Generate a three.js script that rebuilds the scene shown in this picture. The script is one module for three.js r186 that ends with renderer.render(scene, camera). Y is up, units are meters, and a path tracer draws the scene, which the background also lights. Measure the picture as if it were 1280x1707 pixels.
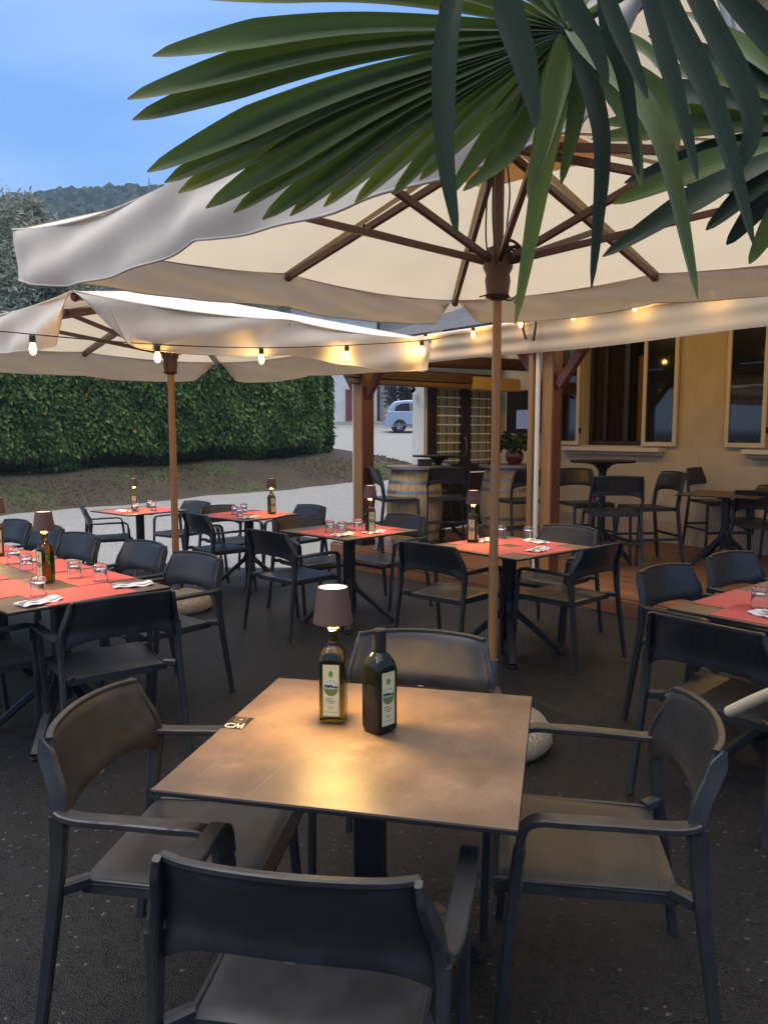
import * as THREE from 'three';
import { RoundedBoxGeometry } from 'three/addons/geometries/RoundedBoxGeometry.js';
import { mergeGeometries, mergeVertices, toCreasedNormals } from 'three/addons/utils/BufferGeometryUtils.js';
import { RectAreaLightUniformsLib } from 'three/addons/lights/RectAreaLightUniformsLib.js';

// ------------------------------------------------------------------ camera, sky, sun, exposure
const scene = new THREE.Scene();
const CAM_H = 1.54, F_PX = 1289, PITCH = Math.atan(133.5 / F_PX);
const camera = new THREE.PerspectiveCamera(2 * Math.atan(853.5 / F_PX) * 180 / Math.PI, 1280 / 1707, 0.05, 1500);
camera.position.set(0, CAM_H, 0);
camera.rotation.set(-PITCH, 0, 0);
scene.add(camera);
RectAreaLightUniformsLib.init();

const SUN_DIR = new THREE.Vector3(-0.55, 0.75, 0.40).normalize();
const SKY_GAIN = 1.0;
{ // dusk sky: deep blue overhead, paler near the horizon and towards the side where the sun went down, soft streaky cloud
  const smoothUp = (a, b, x) => { const t = Math.min(1, Math.max(0, (x - a) / (b - a))); return t * t * (3 - 2 * t); };
  const W = 1024, H = 512, d = new Float32Array(W * H * 4), v = new THREE.Vector3();
  const hash = (x, y) => { const s = Math.sin(x * 127.1 + y * 311.7) * 43758.5453; return s - Math.floor(s); };
  const vn = (x, y) => { const i = Math.floor(x), j = Math.floor(y), f = x - i, g = y - j, u = f * f * (3 - 2 * f), w = g * g * (3 - 2 * g);
    return (hash(i, j) * (1 - u) + hash(i + 1, j) * u) * (1 - w) + (hash(i, j + 1) * (1 - u) + hash(i + 1, j + 1) * u) * w; };
  const fbm = (x, y) => vn(x, y) * .5 + vn(x * 2.1 + 7, y * 2.1 + 3) * .27 + vn(x * 4.3 + 1, y * 4.3 + 9) * .15 + vn(x * 8.7, y * 8.7) * .08;
  for (let j = 0; j < H; j++) for (let i = 0; i < W; i++) {
    const el = ((j + .5) / H - .5) * Math.PI, az = ((i + .5) / W - .5) * 2 * Math.PI;
    v.set(Math.cos(el) * Math.cos(az), Math.sin(el), Math.cos(el) * Math.sin(az));
    const up = Math.max(v.y, 0), hz = Math.pow(1 - up, 2.2);
    let r = .062 + .090 * hz, g = .170 + .150 * hz, b = .43 + .17 * hz;
    const glow = Math.pow(Math.max(0, .5 + .5 * (v.x * SUN_DIR.x + v.z * SUN_DIR.z) / .9), 3.0) * (.35 + .65 * Math.pow(1 - up, 1.5));
    r += .32 * glow; g += .26 * glow; b += .18 * glow;
    const veil = smoothUp(.52, .97, up); r += 1.8 * veil; g += 1.58 * veil; b += 1.22 * veil; // thin bright overcast overhead
    const px = v.x / (up + .22), pz = v.z / (up + .22), c = Math.max(0, fbm(px * 1.1 + pz * .4, pz * 2.4) - .42) * 1.1;
    r += (.27 - r * .25) * c; g += (.30 - g * .25) * c; b += (.32 - b * .2) * c;
    if (v.y < 0) { const k = Math.max(0, 1 + v.y * 3) * .8 + .1; r *= k; g *= k; b *= k; }
    const o = (j * W + i) * 4; d[o] = r * SKY_GAIN; d[o + 1] = g * SKY_GAIN; d[o + 2] = b * SKY_GAIN; d[o + 3] = 1;
  }
  const t = new THREE.DataTexture(d, W, H, THREE.RGBAFormat, THREE.FloatType);
  t.mapping = THREE.EquirectangularReflectionMapping; t.magFilter = t.minFilter = THREE.LinearFilter; t.needsUpdate = true;
  scene.background = t; scene.environment = t;
}
const sun = new THREE.DirectionalLight(new THREE.Color().setRGB(1, .93, .84), 0.5);
sun.position.copy(SUN_DIR).multiplyScalar(40); sun.castShadow = true; sun.shadow.radius = 40;
sun.shadow.mapSize.set(2048, 2048); Object.assign(sun.shadow.camera, { left: -25, right: 25, top: 25, bottom: -25, near: 1, far: 90 });
scene.add(sun, sun.target);
scene.fog = new THREE.FogExp2(new THREE.Color().setRGB(.50, .68, .95), 0.0008);
const renderer = new THREE.WebGLRenderer({ antialias: true });
renderer.toneMapping = THREE.LinearToneMapping;
renderer.toneMappingExposure = 2.0;
renderer.shadowMap.enabled = true; renderer.shadowMap.type = THREE.PCFSoftShadowMap;

// ------------------------------------------------------------------ helpers
let seed = 12345;
const rnd = () => { seed = (seed + 0x6d2b79f5) | 0; let t = Math.imul(seed ^ (seed >>> 15), 1 | seed); t = (t + Math.imul(t ^ (t >>> 7), 61 | t)) ^ t; return ((t ^ (t >>> 14)) >>> 0) / 4294967296; };
const rr = (a, b) => a + (b - a) * rnd();
const V = (x, y, z) => new THREE.Vector3(x, y, z);
const lerp = (a, b, t) => a + (b - a) * t, clamp = (x, a = 0, b = 1) => Math.min(b, Math.max(a, x));
const smooth = (a, b, x) => { const t = clamp((x - a) / (b - a)); return t * t * (3 - 2 * t); };
const used = {};
function numbered(n) { if (!(n in used)) { used[n] = 0; return n; } used[n]++; return n + '_' + String(used[n]).padStart(3, '0'); }
function thing(name, label, category, pos = [0, 0, 0], turn = 0, group) {
  const o = new THREE.Group(); o.name = numbered(name); scene.add(o); o.position.set(...pos); o.rotation.y = turn;
  o.userData = { label, category }; if (group) o.userData.group = group; return o;
}
function mesh(name, geo, mat, parent) {
  const g = Array.isArray(geo) ? merge(geo) : geo, m = new THREE.Mesh(g, mat);
  m.castShadow = m.receiveShadow = true;
  if (parent) { m.name = name; parent.add(m); } else { m.name = numbered(name); scene.add(m); }
  return m;
}
function tag(o, label, category, group) { o.userData = { ...o.userData, label, category }; if (group) o.userData.group = group; return o; }
function struct(name, geo, mat) { const m = mesh(name, geo, mat); m.userData.kind = 'structure'; return m; }
function merge(list) {
  return mergeGeometries(list.map((g) => { const h = g.index ? g.toNonIndexed() : g; for (const k of Object.keys(h.attributes)) if (!['position', 'normal', 'uv'].includes(k)) h.deleteAttribute(k); return h; }));
}
function copy(src, name, label, pos, turn, group) {
  const c = src.clone(); c.name = numbered(name); scene.add(c); c.position.set(...pos); c.rotation.set(0, turn, 0);
  c.userData = { ...src.userData, label }; if (group) c.userData.group = group; return c;
}
const mv = (g, x, y, z) => g.translate(x, y, z);
function box(w, h, d, r = .004, x = 0, y = 0, z = 0) {
  const g = r > 0 ? new RoundedBoxGeometry(w, h, d, 1, Math.min(r, w * .45, h * .45, d * .45)) : new THREE.BoxGeometry(w, h, d);
  boxUV(g); return g.translate(x, y, z);
}
function boxUV(g) { // uv in metres from the dominant axis of the normal
  const p = g.attributes.position, n = g.attributes.normal, uv = new Float32Array(p.count * 2);
  for (let i = 0; i < p.count; i++) {
    const ax = Math.abs(n.getX(i)), ay = Math.abs(n.getY(i)), az = Math.abs(n.getZ(i)); let u, w;
    if (ax >= ay && ax >= az) { u = p.getZ(i); w = p.getY(i); } else if (ay >= az) { u = p.getX(i); w = p.getZ(i); } else { u = p.getX(i); w = p.getY(i); }
    uv[2 * i] = u; uv[2 * i + 1] = w;
  }
  g.setAttribute('uv', new THREE.BufferAttribute(uv, 2)); return g;
}
// bar between two points; section w (sideways) x h
function bar(a, b, w, h, r = .003) {
  const A = V(...a), B = V(...b), L = A.distanceTo(B), g = box(w, h, L, r);
  const m = new THREE.Matrix4().lookAt(B, A, Math.abs(B.clone().sub(A).normalize().y) > .98 ? V(1, 0, 0) : V(0, 1, 0));
  g.applyMatrix4(m); return g.translate((A.x + B.x) / 2, (A.y + B.y) / 2, (A.z + B.z) / 2);
}
function rod(a, b, r0, r1 = r0, seg = 12) {
  const A = V(...a), B = V(...b), L = A.distanceTo(B), g = new THREE.CylinderGeometry(r1, r0, L, seg);
  g.applyQuaternion(new THREE.Quaternion().setFromUnitVectors(V(0, 1, 0), B.clone().sub(A).normalize()));
  return g.translate((A.x + B.x) / 2, (A.y + B.y) / 2, (A.z + B.z) / 2);
}
function tube(pts, r, seg = 40, rs = 8) { return new THREE.TubeGeometry(new THREE.CatmullRomCurve3(pts.map((p) => V(...p))), seg, r, rs); }
function lathe(pts, seg = 32) { return new THREE.LatheGeometry(pts.map((p) => new THREE.Vector2(p[0], p[1])), seg); }
// closed grid surface from f(u, v) -> Vector3
function grid(f, nu, nv, closeU = false) {
  const pos = [], uv = [], idx = [];
  for (let j = 0; j <= nv; j++) for (let i = 0; i <= nu; i++) { const p = f(i / nu, j / nv); pos.push(p.x, p.y, p.z); uv.push(i / nu, j / nv); }
  for (let j = 0; j < nv; j++) for (let i = 0; i < nu; i++) { const a = j * (nu + 1) + i, b = a + 1, c = a + nu + 1, e = c + 1; idx.push(a, b, e, a, e, c); }
  const g = new THREE.BufferGeometry(); g.setAttribute('position', new THREE.Float32BufferAttribute(pos, 3)); g.setAttribute('uv', new THREE.Float32BufferAttribute(uv, 2)); g.setIndex(idx);
  g.computeVertexNormals(); return g;
}
// slab with rounded rims around a mid surface f(u, v)
function slab(f, nu, nv, th) {
  const e = 1e-3, N = (u, v) => { const a = f(Math.min(u + e, 1), v).sub(f(Math.max(u - e, 0), v)), b = f(u, Math.min(v + e, 1)).sub(f(u, Math.max(v - e, 0))); return a.cross(b).normalize(); };
  const side = (s) => (u, v) => { const m = Math.min(u * nu, (1 - u) * nu, v * nv, (1 - v) * nv), k = m < .5 ? .25 : 1; return f(u, v).addScaledVector(N(u, v), s * th * .5 * k); };
  const A = grid(side(1), nu, nv), B = grid(side(-1), nu, nv); B.index.array.reverse(); 
  const ring = []; for (let i = 0; i <= nu; i++) ring.push([i / nu, 0]); for (let j = 1; j <= nv; j++) ring.push([1, j / nv]); for (let i = nu - 1; i >= 0; i--) ring.push([i / nu, 1]); for (let j = nv - 1; j >= 0; j--) ring.push([0, j / nv]);
  const R = grid((u, v) => { const q = ring[Math.round(u * (ring.length - 1))]; return side(v < .5 ? -1 : 1)(q[0], q[1]); }, ring.length - 1, 1);
  const g = merge([A, B, R]); g.deleteAttribute('normal'); g.deleteAttribute('uv'); 
  const w = toCreasedNormals(mergeVertices(g, 1e-5), .5); boxUV(w); return w;
}
// swept rounded rectangle; pts [[x,y,z],...], size(t) -> [w (across, towards x), h]
function sweep(pts, size, side = V(1, 0, 0), n = 24, tension = .5, smoothPath = true) {
  const cv = smoothPath ? new THREE.CatmullRomCurve3(pts.map((p) => V(...p)), false, 'catmullrom', tension) : new THREE.CurvePath();
  if (!smoothPath) for (let i = 0; i + 1 < pts.length; i++) cv.add(new THREE.LineCurve3(V(...pts[i]), V(...pts[i + 1])));
  const K = 8, pos = [], idx = [];
  for (let i = 0; i <= n; i++) {
    const t = i / n, p = cv.getPoint(t), T = cv.getTangent(t), S = side.clone().addScaledVector(T, -side.dot(T)).normalize(), U = T.clone().cross(S), [w, h] = size(t), c = Math.min(w, h) * .2, a = w / 2, d = h / 2;
    for (const [x, y] of [[a, d - c], [a - c, d], [c - a, d], [-a, d - c], [-a, c - d], [c - a, -d], [a - c, -d], [a, c - d]]) pos.push(p.x + S.x * x + U.x * y, p.y + S.y * x + U.y * y, p.z + S.z * x + U.z * y);
  }
  for (let i = 0; i < n; i++) for (let k = 0; k < K; k++) { const a = i * K + k, b = i * K + (k + 1) % K; idx.push(a, a + K, b, b, a + K, b + K); }
  for (const e of [0, n]) { const c = pos.length / 3, p = cv.getPoint(e / n); pos.push(p.x, p.y, p.z); for (let k = 0; k < K; k++) { const a = e * K + k, b = e * K + (k + 1) % K; e ? idx.push(a, c, b) : idx.push(a, b, c); } }
  const g = new THREE.BufferGeometry(); g.setAttribute('position', new THREE.Float32BufferAttribute(pos, 3)); g.setIndex(idx);
  const w = toCreasedNormals(g, .6); boxUV(w); return w;
}
// ------------------------------------------------------------------ textures
function tileNoise(n, sd) { const g = new Float32Array(n * n); let s = sd; for (let i = 0; i < n * n; i++) { s = (Math.imul(s, 1664525) + 1013904223) | 0; g[i] = (s >>> 8) / 16777216; } 
  return (x, y) => { x = ((x % n) + n) % n; y = ((y % n) + n) % n; const i = Math.floor(x), j = Math.floor(y), f = x - i, k = y - j, u = f * f * (3 - 2 * f), w = k * k * (3 - 2 * k), i1 = (i + 1) % n, j1 = (j + 1) % n;
    return (g[j * n + i] * (1 - u) + g[j * n + i1] * u) * (1 - w) + (g[j1 * n + i] * (1 - u) + g[j1 * n + i1] * u) * w; }; }
function tfbm(base, oct, sd) { const L = []; for (let o = 0; o < oct; o++) L.push(tileNoise(base << o, sd + o * 77)); return (u, v) => { let s = 0, a = .5, t = 0; for (let o = 0; o < oct; o++) { const k = base << o; s += a * L[o](u * k, v * k); t += a; a *= .55; } return s / t; }; }
function tex(N, f, { color = true, M = N, metres = 1, metresV = metres } = {}) {
  const d = new Uint8Array(N * M * 4), enc = (x) => { x = clamp(x); return 255 * (x <= .0031308 ? 12.92 * x : 1.055 * Math.pow(x, 1 / 2.4) - .055); };
  for (let j = 0; j < M; j++) for (let i = 0; i < N; i++) { let c = f((i + .5) / N, (j + .5) / M); if (typeof c === 'number') c = [c, c, c]; const o = (j * N + i) * 4; for (let k = 0; k < 3; k++) d[o + k] = color ? enc(c[k]) : 255 * clamp(c[k]); d[o + 3] = 255; }
  const t = new THREE.DataTexture(d, N, M); t.wrapS = t.wrapT = THREE.RepeatWrapping; t.magFilter = THREE.LinearFilter; t.minFilter = THREE.LinearMipmapLinearFilter; t.generateMipmaps = true;
  if (color) t.colorSpace = THREE.SRGBColorSpace; t.repeat.set(1 / metres, 1 / metresV); t.needsUpdate = true; return t;
}
const mixc = (a, b, t) => a.map((x, i) => lerp(x, b[i], clamp(t)));
const C = (r, g, b) => new THREE.Color().setRGB(r, g, b);
function std(o) { const { c, ...rest } = o; const m = new THREE.MeshPhysicalMaterial(rest); if (c) m.color = C(...c); return m; }
function cv2(w, h, draw) { const c = document.createElement('canvas'); c.width = w; c.height = h; draw(c.getContext('2d'), w, h); const t = new THREE.CanvasTexture(c); t.colorSpace = THREE.SRGBColorSpace; return t; }

const M = {};
{ // plastic of the chairs, moulded with a fine matt grain
  const n = tfbm(64, 3, 5), bump = tex(256, (u, v) => n(u, v), { color: false, metres: .06 });
  const sc = tfbm(7, 5, 77), sm = tex(512, (u, v) => { const k = .8 + .45 * smooth(.35, .7, sc(u, v)); return [.025 * k, .025 * k, .0265 * k]; }, { metres: .7 }), sr = tex(512, (u, v) => .30 + .22 * sc(u + .3, v), { color: false, metres: .7 });
  M.plastic = std({ c: [1, 1, 1], map: sm, roughnessMap: sr, roughness: .85, bumpMap: bump, bumpScale: .00025, specularIntensity: .9 });
  const w = tfbm(4, 5, 9);
  M.black = std({ c: [.013, .013, .015], roughness: .5, metalness: .2 });
}
function woodMat(dark, light, rough = .55, sd = 3, gloss = 0) {
  const n = tfbm(3, 4, sd), f = tfbm(8, 4, sd + 31), k = tileNoise(64, sd + 5);
  const t = tex(512, (u, v) => { const warp = n(u, v) * .8, g = f(u * 1 + warp * .08, v * .5), ring = .5 + .5 * Math.sin((u * 26 + warp * 14)), fine = k(u * 64, v * 4); return mixc(dark, light, .18 + .35 * g + .28 * ring * g + .22 * fine); }, { metres: .35, metresV: 1.6 });
  const b = tex(256, (u, v) => k(u * 64, v * 4), { color: false, metres: .35, metresV: 1.6 });
  return std({ c: [1, 1, 1], map: t, bumpMap: b, bumpScale: .0006, roughness: rough, clearcoat: gloss, clearcoatRoughness: .3 });
}
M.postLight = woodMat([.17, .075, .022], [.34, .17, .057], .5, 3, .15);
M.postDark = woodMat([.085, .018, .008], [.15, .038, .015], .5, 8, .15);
M.pole = woodMat([.30, .12, .03], [.47, .225, .065], .45, 12, .4);
M.ribWood = woodMat([.055, .018, .009], [.12, .042, .02], .5, 17, .3);
M.beam = woodMat([.03, .013, .007], [.07, .03, .015], .65, 23);
M.plankA = woodMat([.13, .052, .02], [.27, .12, .05], .38, 41);
M.plankB = woodMat([.11, .046, .02], [.22, .10, .043], .42, 47);
M.plankC = woodMat([.15, .065, .026], [.30, .14, .06], .36, 53);
M.barrel = woodMat([.38, .26, .12], [.64, .47, .25], .6, 61);
M.barrelHead = woodMat([.22, .14, .075], [.38, .26, .15], .6, 63);
M.frameDark = woodMat([.016, .010, .009], [.035, .02, .016], .4, 71);
{ // table laminate: rusty brown concrete look
  const gr = tileNoise(512, 161), gr2 = tileNoise(512, 171), a = tfbm(3, 6, 101), b = tfbm(6, 5, 131), c = tfbm(24, 3, 151);
  const map = tex(1024, (u, v) => { const n = a(u, v), m = b(u + .13 * n, v + .1 * n), s = c(u, v); let k = mixc([.092, .060, .043], [.185, .118, .079], smooth(.32, .68, n * .6 + m * .4)); k = mixc(k, [.26, .20, .145], smooth(.55, .78, m) * .4); k = mixc(k, [.06, .04, .03], smooth(.5, .8, s) * .12); const fine = gr(u * 512, v * 512), scr = Math.pow(gr2(u * 300 + v * 40, v * 3), 14); return k.map((x) => x * (.86 + .28 * fine) + .05 * scr); }, { metres: .86 });
  const rough = tex(512, (u, v) =>   .42 + .24 * b(u, v), { color: false, metres: .86 });
  M.tabletop = std({ c: [1, 1, 1], map, roughnessMap: rough, roughness: .85, specularIntensity: 1 });
}
{ // terrace asphalt: dark, pitted, slightly damp
  const cell = (N, sd) => { const pts = []; let s = sd; const q = () => { s = (Math.imul(s, 1664525) + 1013904223) | 0; return (s >>> 8) / 16777216; }; for (let i = 0; i < N * N; i++) pts.push([q(), q(), q()]);
    return (u, v) => { const x = u * N, y = v * N, i = Math.floor(x), j = Math.floor(y); let d1 = 9, d2 = 9, id = 0; for (let a = -1; a <= 1; a++) for (let b = -1; b <= 1; b++) { const ci = (((i + a) % N) + N) % N, cj = (((j + b) % N) + N) % N, p = pts[cj * N + ci], dx = i + a + p[0] - x, dy = j + b + p[1] - y, d = dx * dx + dy * dy; if (d < d1) { d2 = d1; d1 = d; id = p[2]; } else if (d < d2) d2 = d; } return [Math.sqrt(d1), Math.sqrt(d2), id]; }; };
  const c1 = cell(140, 7), f = tfbm(5, 6, 201), g = tfbm(40, 3, 231), big = tfbm(3, 5, 251);
  const hgt = (u, v) => { const [d1, d2] = c1(u, v); const gap = smooth(.0, .28, d2 - d1); return clamp(.15 + .55 * gap * (.5 + .5 * g(u, v)) + .3 * f(u, v) - .5 * smooth(.6, .72, g(u, v))); };
  M.asphalt = std({ c: [1, 1, 1], roughness: .55, bumpScale: .008, specularIntensity: .75,
    map: tex(1024, (u, v) => { const h = hgt(u, v), [, , id] = c1(u, v), b = big(u, v); let k = mixc([.0028, .0027, .0027], [.018, .0165, .0155], h * h * (.4 + 1.0 * id)); if (id > .993) k = [.10, .095, .085]; return mixc(k, [.020, .0165, .015], (b - .4) * .6); }, { metres: 1.25 }),
    bumpMap: tex(1024, hgt, { color: false, metres: 1.25 }) });
  const c2 = cell(110, 17);
  M.gravel = std({ c: [1, 1, 1], roughness: .9, bumpScale: .012,
    map: tex(1024, (u, v) => { const [d1, d2, id] = c2(u, v), b = big(u, v); return mixc(mixc([.22, .22, .22], [.52, .52, .51], id * smooth(0, .25, d2 - d1)), [.31, .305, .295], .35 + (b - .5) * .9); }, { metres: 2.3 }),
    bumpMap: tex(512, (u, v) => { const [d1, d2] = c2(u, v); return smooth(0, .4, d2 - d1); }, { color: false, metres: 2.3 }) });
  M.soil = std({ c: [1, 1, 1], roughness: 1, bumpScale: .05, map: tex(512, (u, v) => { const a = f(u, v), b = g(u, v); return mixc(mixc([.032, .024, .016], [.085, .066, .043], a), [.055, .075, .025], smooth(.5, .66, big(u, v)) * .8 * b * 1.6); }, { metres: 3 }), bumpMap: tex(512, (u, v) => f(u, v) * .6 + g(u, v) * .4, { color: false, metres: 3 }) });
  M.pebble = std({ c: [1, 1, 1], roughness: .7, bumpScale: .006, map: tex(512, (u, v) => { const [d1, d2, id] = c1(u, v); return mixc([.17, .13, .085], mixc([.42, .32, .20], [.64, .55, .42], id), smooth(.02, .22, d2 - d1)); }, { metres: .75 }), bumpMap: tex(512, (u, v) => { const [d1, d2] = c1(u, v); return smooth(0, .4, d2 - d1); }, { color: false, metres: .75 }) });
}
{ // plaster
  const f = tfbm(4, 6, 301), g = tfbm(60, 3, 331);
  const bump = tex(512, (u, v) => .4 * f(u, v) + .6 * g(u, v), { color: false, metres: 1.6 });
  const mk = (c, d) => std({ c: [1, 1, 1], roughness: .92, bumpMap: bump, bumpScale: .004, map: tex(512, (u, v) => mixc(c, d, smooth(.35, .75, f(u, v)) * .8 + .15 * g(u, v)), { metres: 1.6 }) });
  M.plaster = mk([.58, .49, .355], [.49, .405, .28]);
  M.plinth = mk([.48, .41, .31], [.41, .35, .26]);
  M.whitePlaster = mk([.66, .65, .62], [.58, .57, .53]);
  M.farWhite = mk([.60, .60, .58], [.50, .50, .48]);
  M.farBeige = mk([.42, .39, .33], [.33, .31, .27]);
}
{ // cloths: fine weave
  const k = tileNoise(128, 401), f = tfbm(4, 5, 411);
  const wv = (u, v) => .5 + .25 * Math.sin(u * 2 * Math.PI * 64) + .25 * Math.sin(v * 2 * Math.PI * 64);
  const bump = tex(512, (u, v) => wv(u, v) * .6 + k(u * 128, v * 128) * .4, { color: false, metres: .12 });
  const mk = (c, tr) => std({ c: [1, 1, 1], roughness: .95, side: THREE.DoubleSide, transmission: tr, thickness: 0, bumpMap: bump, bumpScale: .0004, map: tex(256, (u, v) => mixc(c, c.map((x) => x * .88), f(u, v)), { metres: 1.4 }) });
  M.canopy = mk([.91, .79, .575], .54); M.valance = mk([.68, .61, .51], .2); M.seam = mk([.62, .52, .36], .25); M.patch = mk([.80, .48, .20], .4);
  M.awning = mk([.46, .385, .275], .12); M.tarp = mk([.10, .105, .115], .02);
  M.napkin = mk([.82, .80, .78], 0); M.reflection_backing = mk([.34, .34, .18], .1);  // the olive one colours the reflections painted behind the door panes
}
M.mat = std({ c: [.55, .10, .082], roughness: .75, bumpMap: M.plastic.bumpMap, bumpScale: .0004 });
M.pane = std({ c: [1, 1, 1], roughness: .02, transmission: 1, thickness: 0, ior: 1.5 });
M.darkPane = std({ c: [.01, .011, .012], roughness: .03, specularIntensity: 1, ior: 1.6 });
M.glass = std({ c: [1, 1, 1], roughness: .02, transmission: 1, thickness: .02, ior: 1.5 });
M.bottle = std({ c: [.62, .60, .22], roughness: .03, transmission: 1, thickness: .06, ior: 1.45, attenuationColor: C(.20, .17, .012), attenuationDistance: .09 });
M.bottleDark = std({ c: [.008, .009, .004], roughness: .05, ior: 1.5, specularIntensity: .7 });
M.cap = std({ c: [.012, .011, .012], roughness: .35 });
M.shade = std({ c: [.115, .060, .043], roughness: .55, metalness: .15 });
M.gold = std({ c: [.75, .60, .30], roughness: .35, metalness: .8 });
M.steel = std({ c: [.45, .46, .48], roughness: .35, metalness: .9 });
M.metalGrey = std({ c: [.16, .18, .21], roughness: .4, metalness: .6 });
M.hoop = std({ c: [.30, .30, .31], roughness: .45, metalness: .75 });
M.cream = std({ c: [.66, .60, .48], roughness: .5 });
M.creamSash = std({ c: [.60, .53, .40], roughness: .45 });
M.whiteBar = std({ c: [.8, .79, .74], roughness: .5 });
M.cord = std({ c: [.012, .012, .012], roughness: .6 });
M.bulb = std({ c: [1, .8, .45], emissive: C(1, .58, .17), emissiveIntensity: 4.5, roughness: .2 });
M.diffuser = std({ c: [1, .9, .7], emissive: C(1, .80, .48), emissiveIntensity: 2.6, roughness: .6 });
M.diffuserDim = std({ c: [1, .9, .7], emissive: C(1, .66, .30), emissiveIntensity: .55, roughness: .6 });
M.led = std({ c: [1, .9, .7], emissive: C(1, .62, .16), emissiveIntensity: 9, roughness: .6 });
const WARM = C(1, .60, .17);

// ------------------------------------------------------------------ ground and far land
const gh = (x, z) => { const d = -z; if (d < 10.5) return -.17 * smooth(6, 10.4, d); const k = d < 47 ? .0615 * (d - 10.5) : .0615 * 36.5; return -.17 + k * smooth(10.3, 12, d); };
function sheet(x0, x1, z0, z1, nx, nz, f) {
  const pos = [], uv = [], idx = [];
  for (let j = 0; j <= nz; j++) for (let i = 0; i <= nx; i++) { const x = lerp(x0, x1, i / nx), z = lerp(z0, z1, j / nz); pos.push(x, f(x, z), z); uv.push(x, z); }
  for (let j = 0; j < nz; j++) for (let i = 0; i < nx; i++) { const a = j * (nx + 1) + i, b = a + 1, c = a + nx + 1; idx.push(a, b, c + 1, a, c + 1, c); }
  const g = new THREE.BufferGeometry(); g.setAttribute('position', new THREE.Float32BufferAttribute(pos, 3)); g.setAttribute('uv', new THREE.Float32BufferAttribute(uv, 2)); g.setIndex(idx); g.computeVertexNormals(); return g;
}
const hillH = (x, z) => { const d = -z; const n = Math.sin(x * .021 + 1.3) * 7 + Math.sin(x * .053 + z * .02) * 3.2; return gh(0, -47) + smooth(75, 330, d) * (87 + n * .8) - smooth(330, 420, d) * 20; };
M.hillSoil = std({ c: [.028, .045, .022], roughness: 1 });
struct('ground', sheet(-420, 420, 60, -46.9, 84, 100, (x, z) => gh(x, z) - .06 - .3 * smooth(-8.5, -7.5, z)), M.soil);
struct('hills', sheet(-420, 420, -46.9, -430, 84, 60, (x, z) => hillH(x, z)), M.hillSoil);
struct('terrace', sheet(-14, 12, 6, -9.55, 60, 60, (x, z) => gh(x, z) + .006 + .006 * Math.sin(x * 1.7 + z) * Math.sin(z * 1.3)), M.asphalt);
struct('gravel_lot', sheet(-24, 26, -9.42, -46.9, 50, 60, (x, z) => gh(x, z) - .004 * 0 + .002 * Math.sin(x * 2.1) * Math.sin(z * 1.7)), M.gravel);
// verge: a soil and grass bank along the lot, below the hedge
const VD = V(.8, 0, -.6), VN = V(-.6, 0, -.8), V0 = V(-6.88, 0, -13.85);
const vp = (t, s) => V0.clone().addScaledVector(VD, t).addScaledVector(VN, s);
const bankY = (t, s) => { const p = vp(t, s); return gh(p.x, p.z) + .50 * smooth(.15, 2.1, s) * (1 - smooth(9.2, 11.5, t)) + .01 + .03 * Math.sin(t * 2.3 + s) * smooth(0, 1, s); };
{
  const g = grid((u, v) => { const t = lerp(-12, 11.5, u), s = lerp(-.05 + .10 * Math.sin(t * 1.9) + .05 * Math.sin(t * 5.1), 5.5, v * v * .6 + v * .4), p = vp(t, s); p.y = v === 0 ? gh(p.x, p.z) - .03 : bankY(t, s); return p; }, 120, 24);
  const p = g.attributes.position, uv = g.attributes.uv; for (let i = 0; i < p.count; i++) uv.setXY(i, p.getX(i), p.getZ(i));
  M.soil.side = THREE.DoubleSide; struct('grass_verge', g, M.soil);
}
function instanced(name, geo, mat, list, parent, colors) {
  const m = new THREE.InstancedMesh(geo, mat, list.length); m.castShadow = m.receiveShadow = true; list.forEach((x, i) => m.setMatrixAt(i, x)); if (colors) colors.forEach((c, i) => m.setColorAt(i, c));
  m.userData.kind = 'stuff'; if (parent) { m.name = name; parent.add(m); } else { m.name = numbered(name); scene.add(m); } return m;
}
const Q = new THREE.Quaternion(), EU = new THREE.Euler();
const mat4 = (p, rx, ry, rz, sx, sy = sx, sz = sx) => new THREE.Matrix4().compose(p, Q.setFromEuler(EU.set(rx, ry, rz)).clone(), V(sx, sy, sz));
const waxy = (m, k = .35, r = .35) => { m.roughness = .95; m.clearcoat = k; m.clearcoatRoughness = r; return m; };
function leafGeo(l, w, fold = .25, droop = .15) { // one leaf: folded along its midrib, six triangles
  const pos = [0, 0, 0, -w * .5, w * fold, l * .35, 0, 0, l * .4, w * .5, w * fold, l * .35, -w * .38, w * fold - droop * l * .5, l * .7, 0, -droop * l * .55, l * .72, w * .38, w * fold - droop * l * .5, l * .7, 0, -droop * l, l];
  const g = new THREE.BufferGeometry(); g.setAttribute('position', new THREE.Float32BufferAttribute(pos, 3)); g.setIndex([0, 2, 1, 0, 3, 2, 1, 2, 5, 1, 5, 4, 2, 3, 6, 2, 6, 5, 4, 5, 7, 5, 6, 7]); g.computeVertexNormals();
  g.setAttribute('uv', new THREE.Float32BufferAttribute(new Float32Array(16), 2)); return g;
}
const leafMat = (c, tr = .3, ro = .5) => waxy(std({ c, side: THREE.DoubleSide, transmission: tr, thickness: 0, specularIntensity: .3 }), ro < .5 ? .55 : .12, ro < .5 ? .3 : .5);
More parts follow.
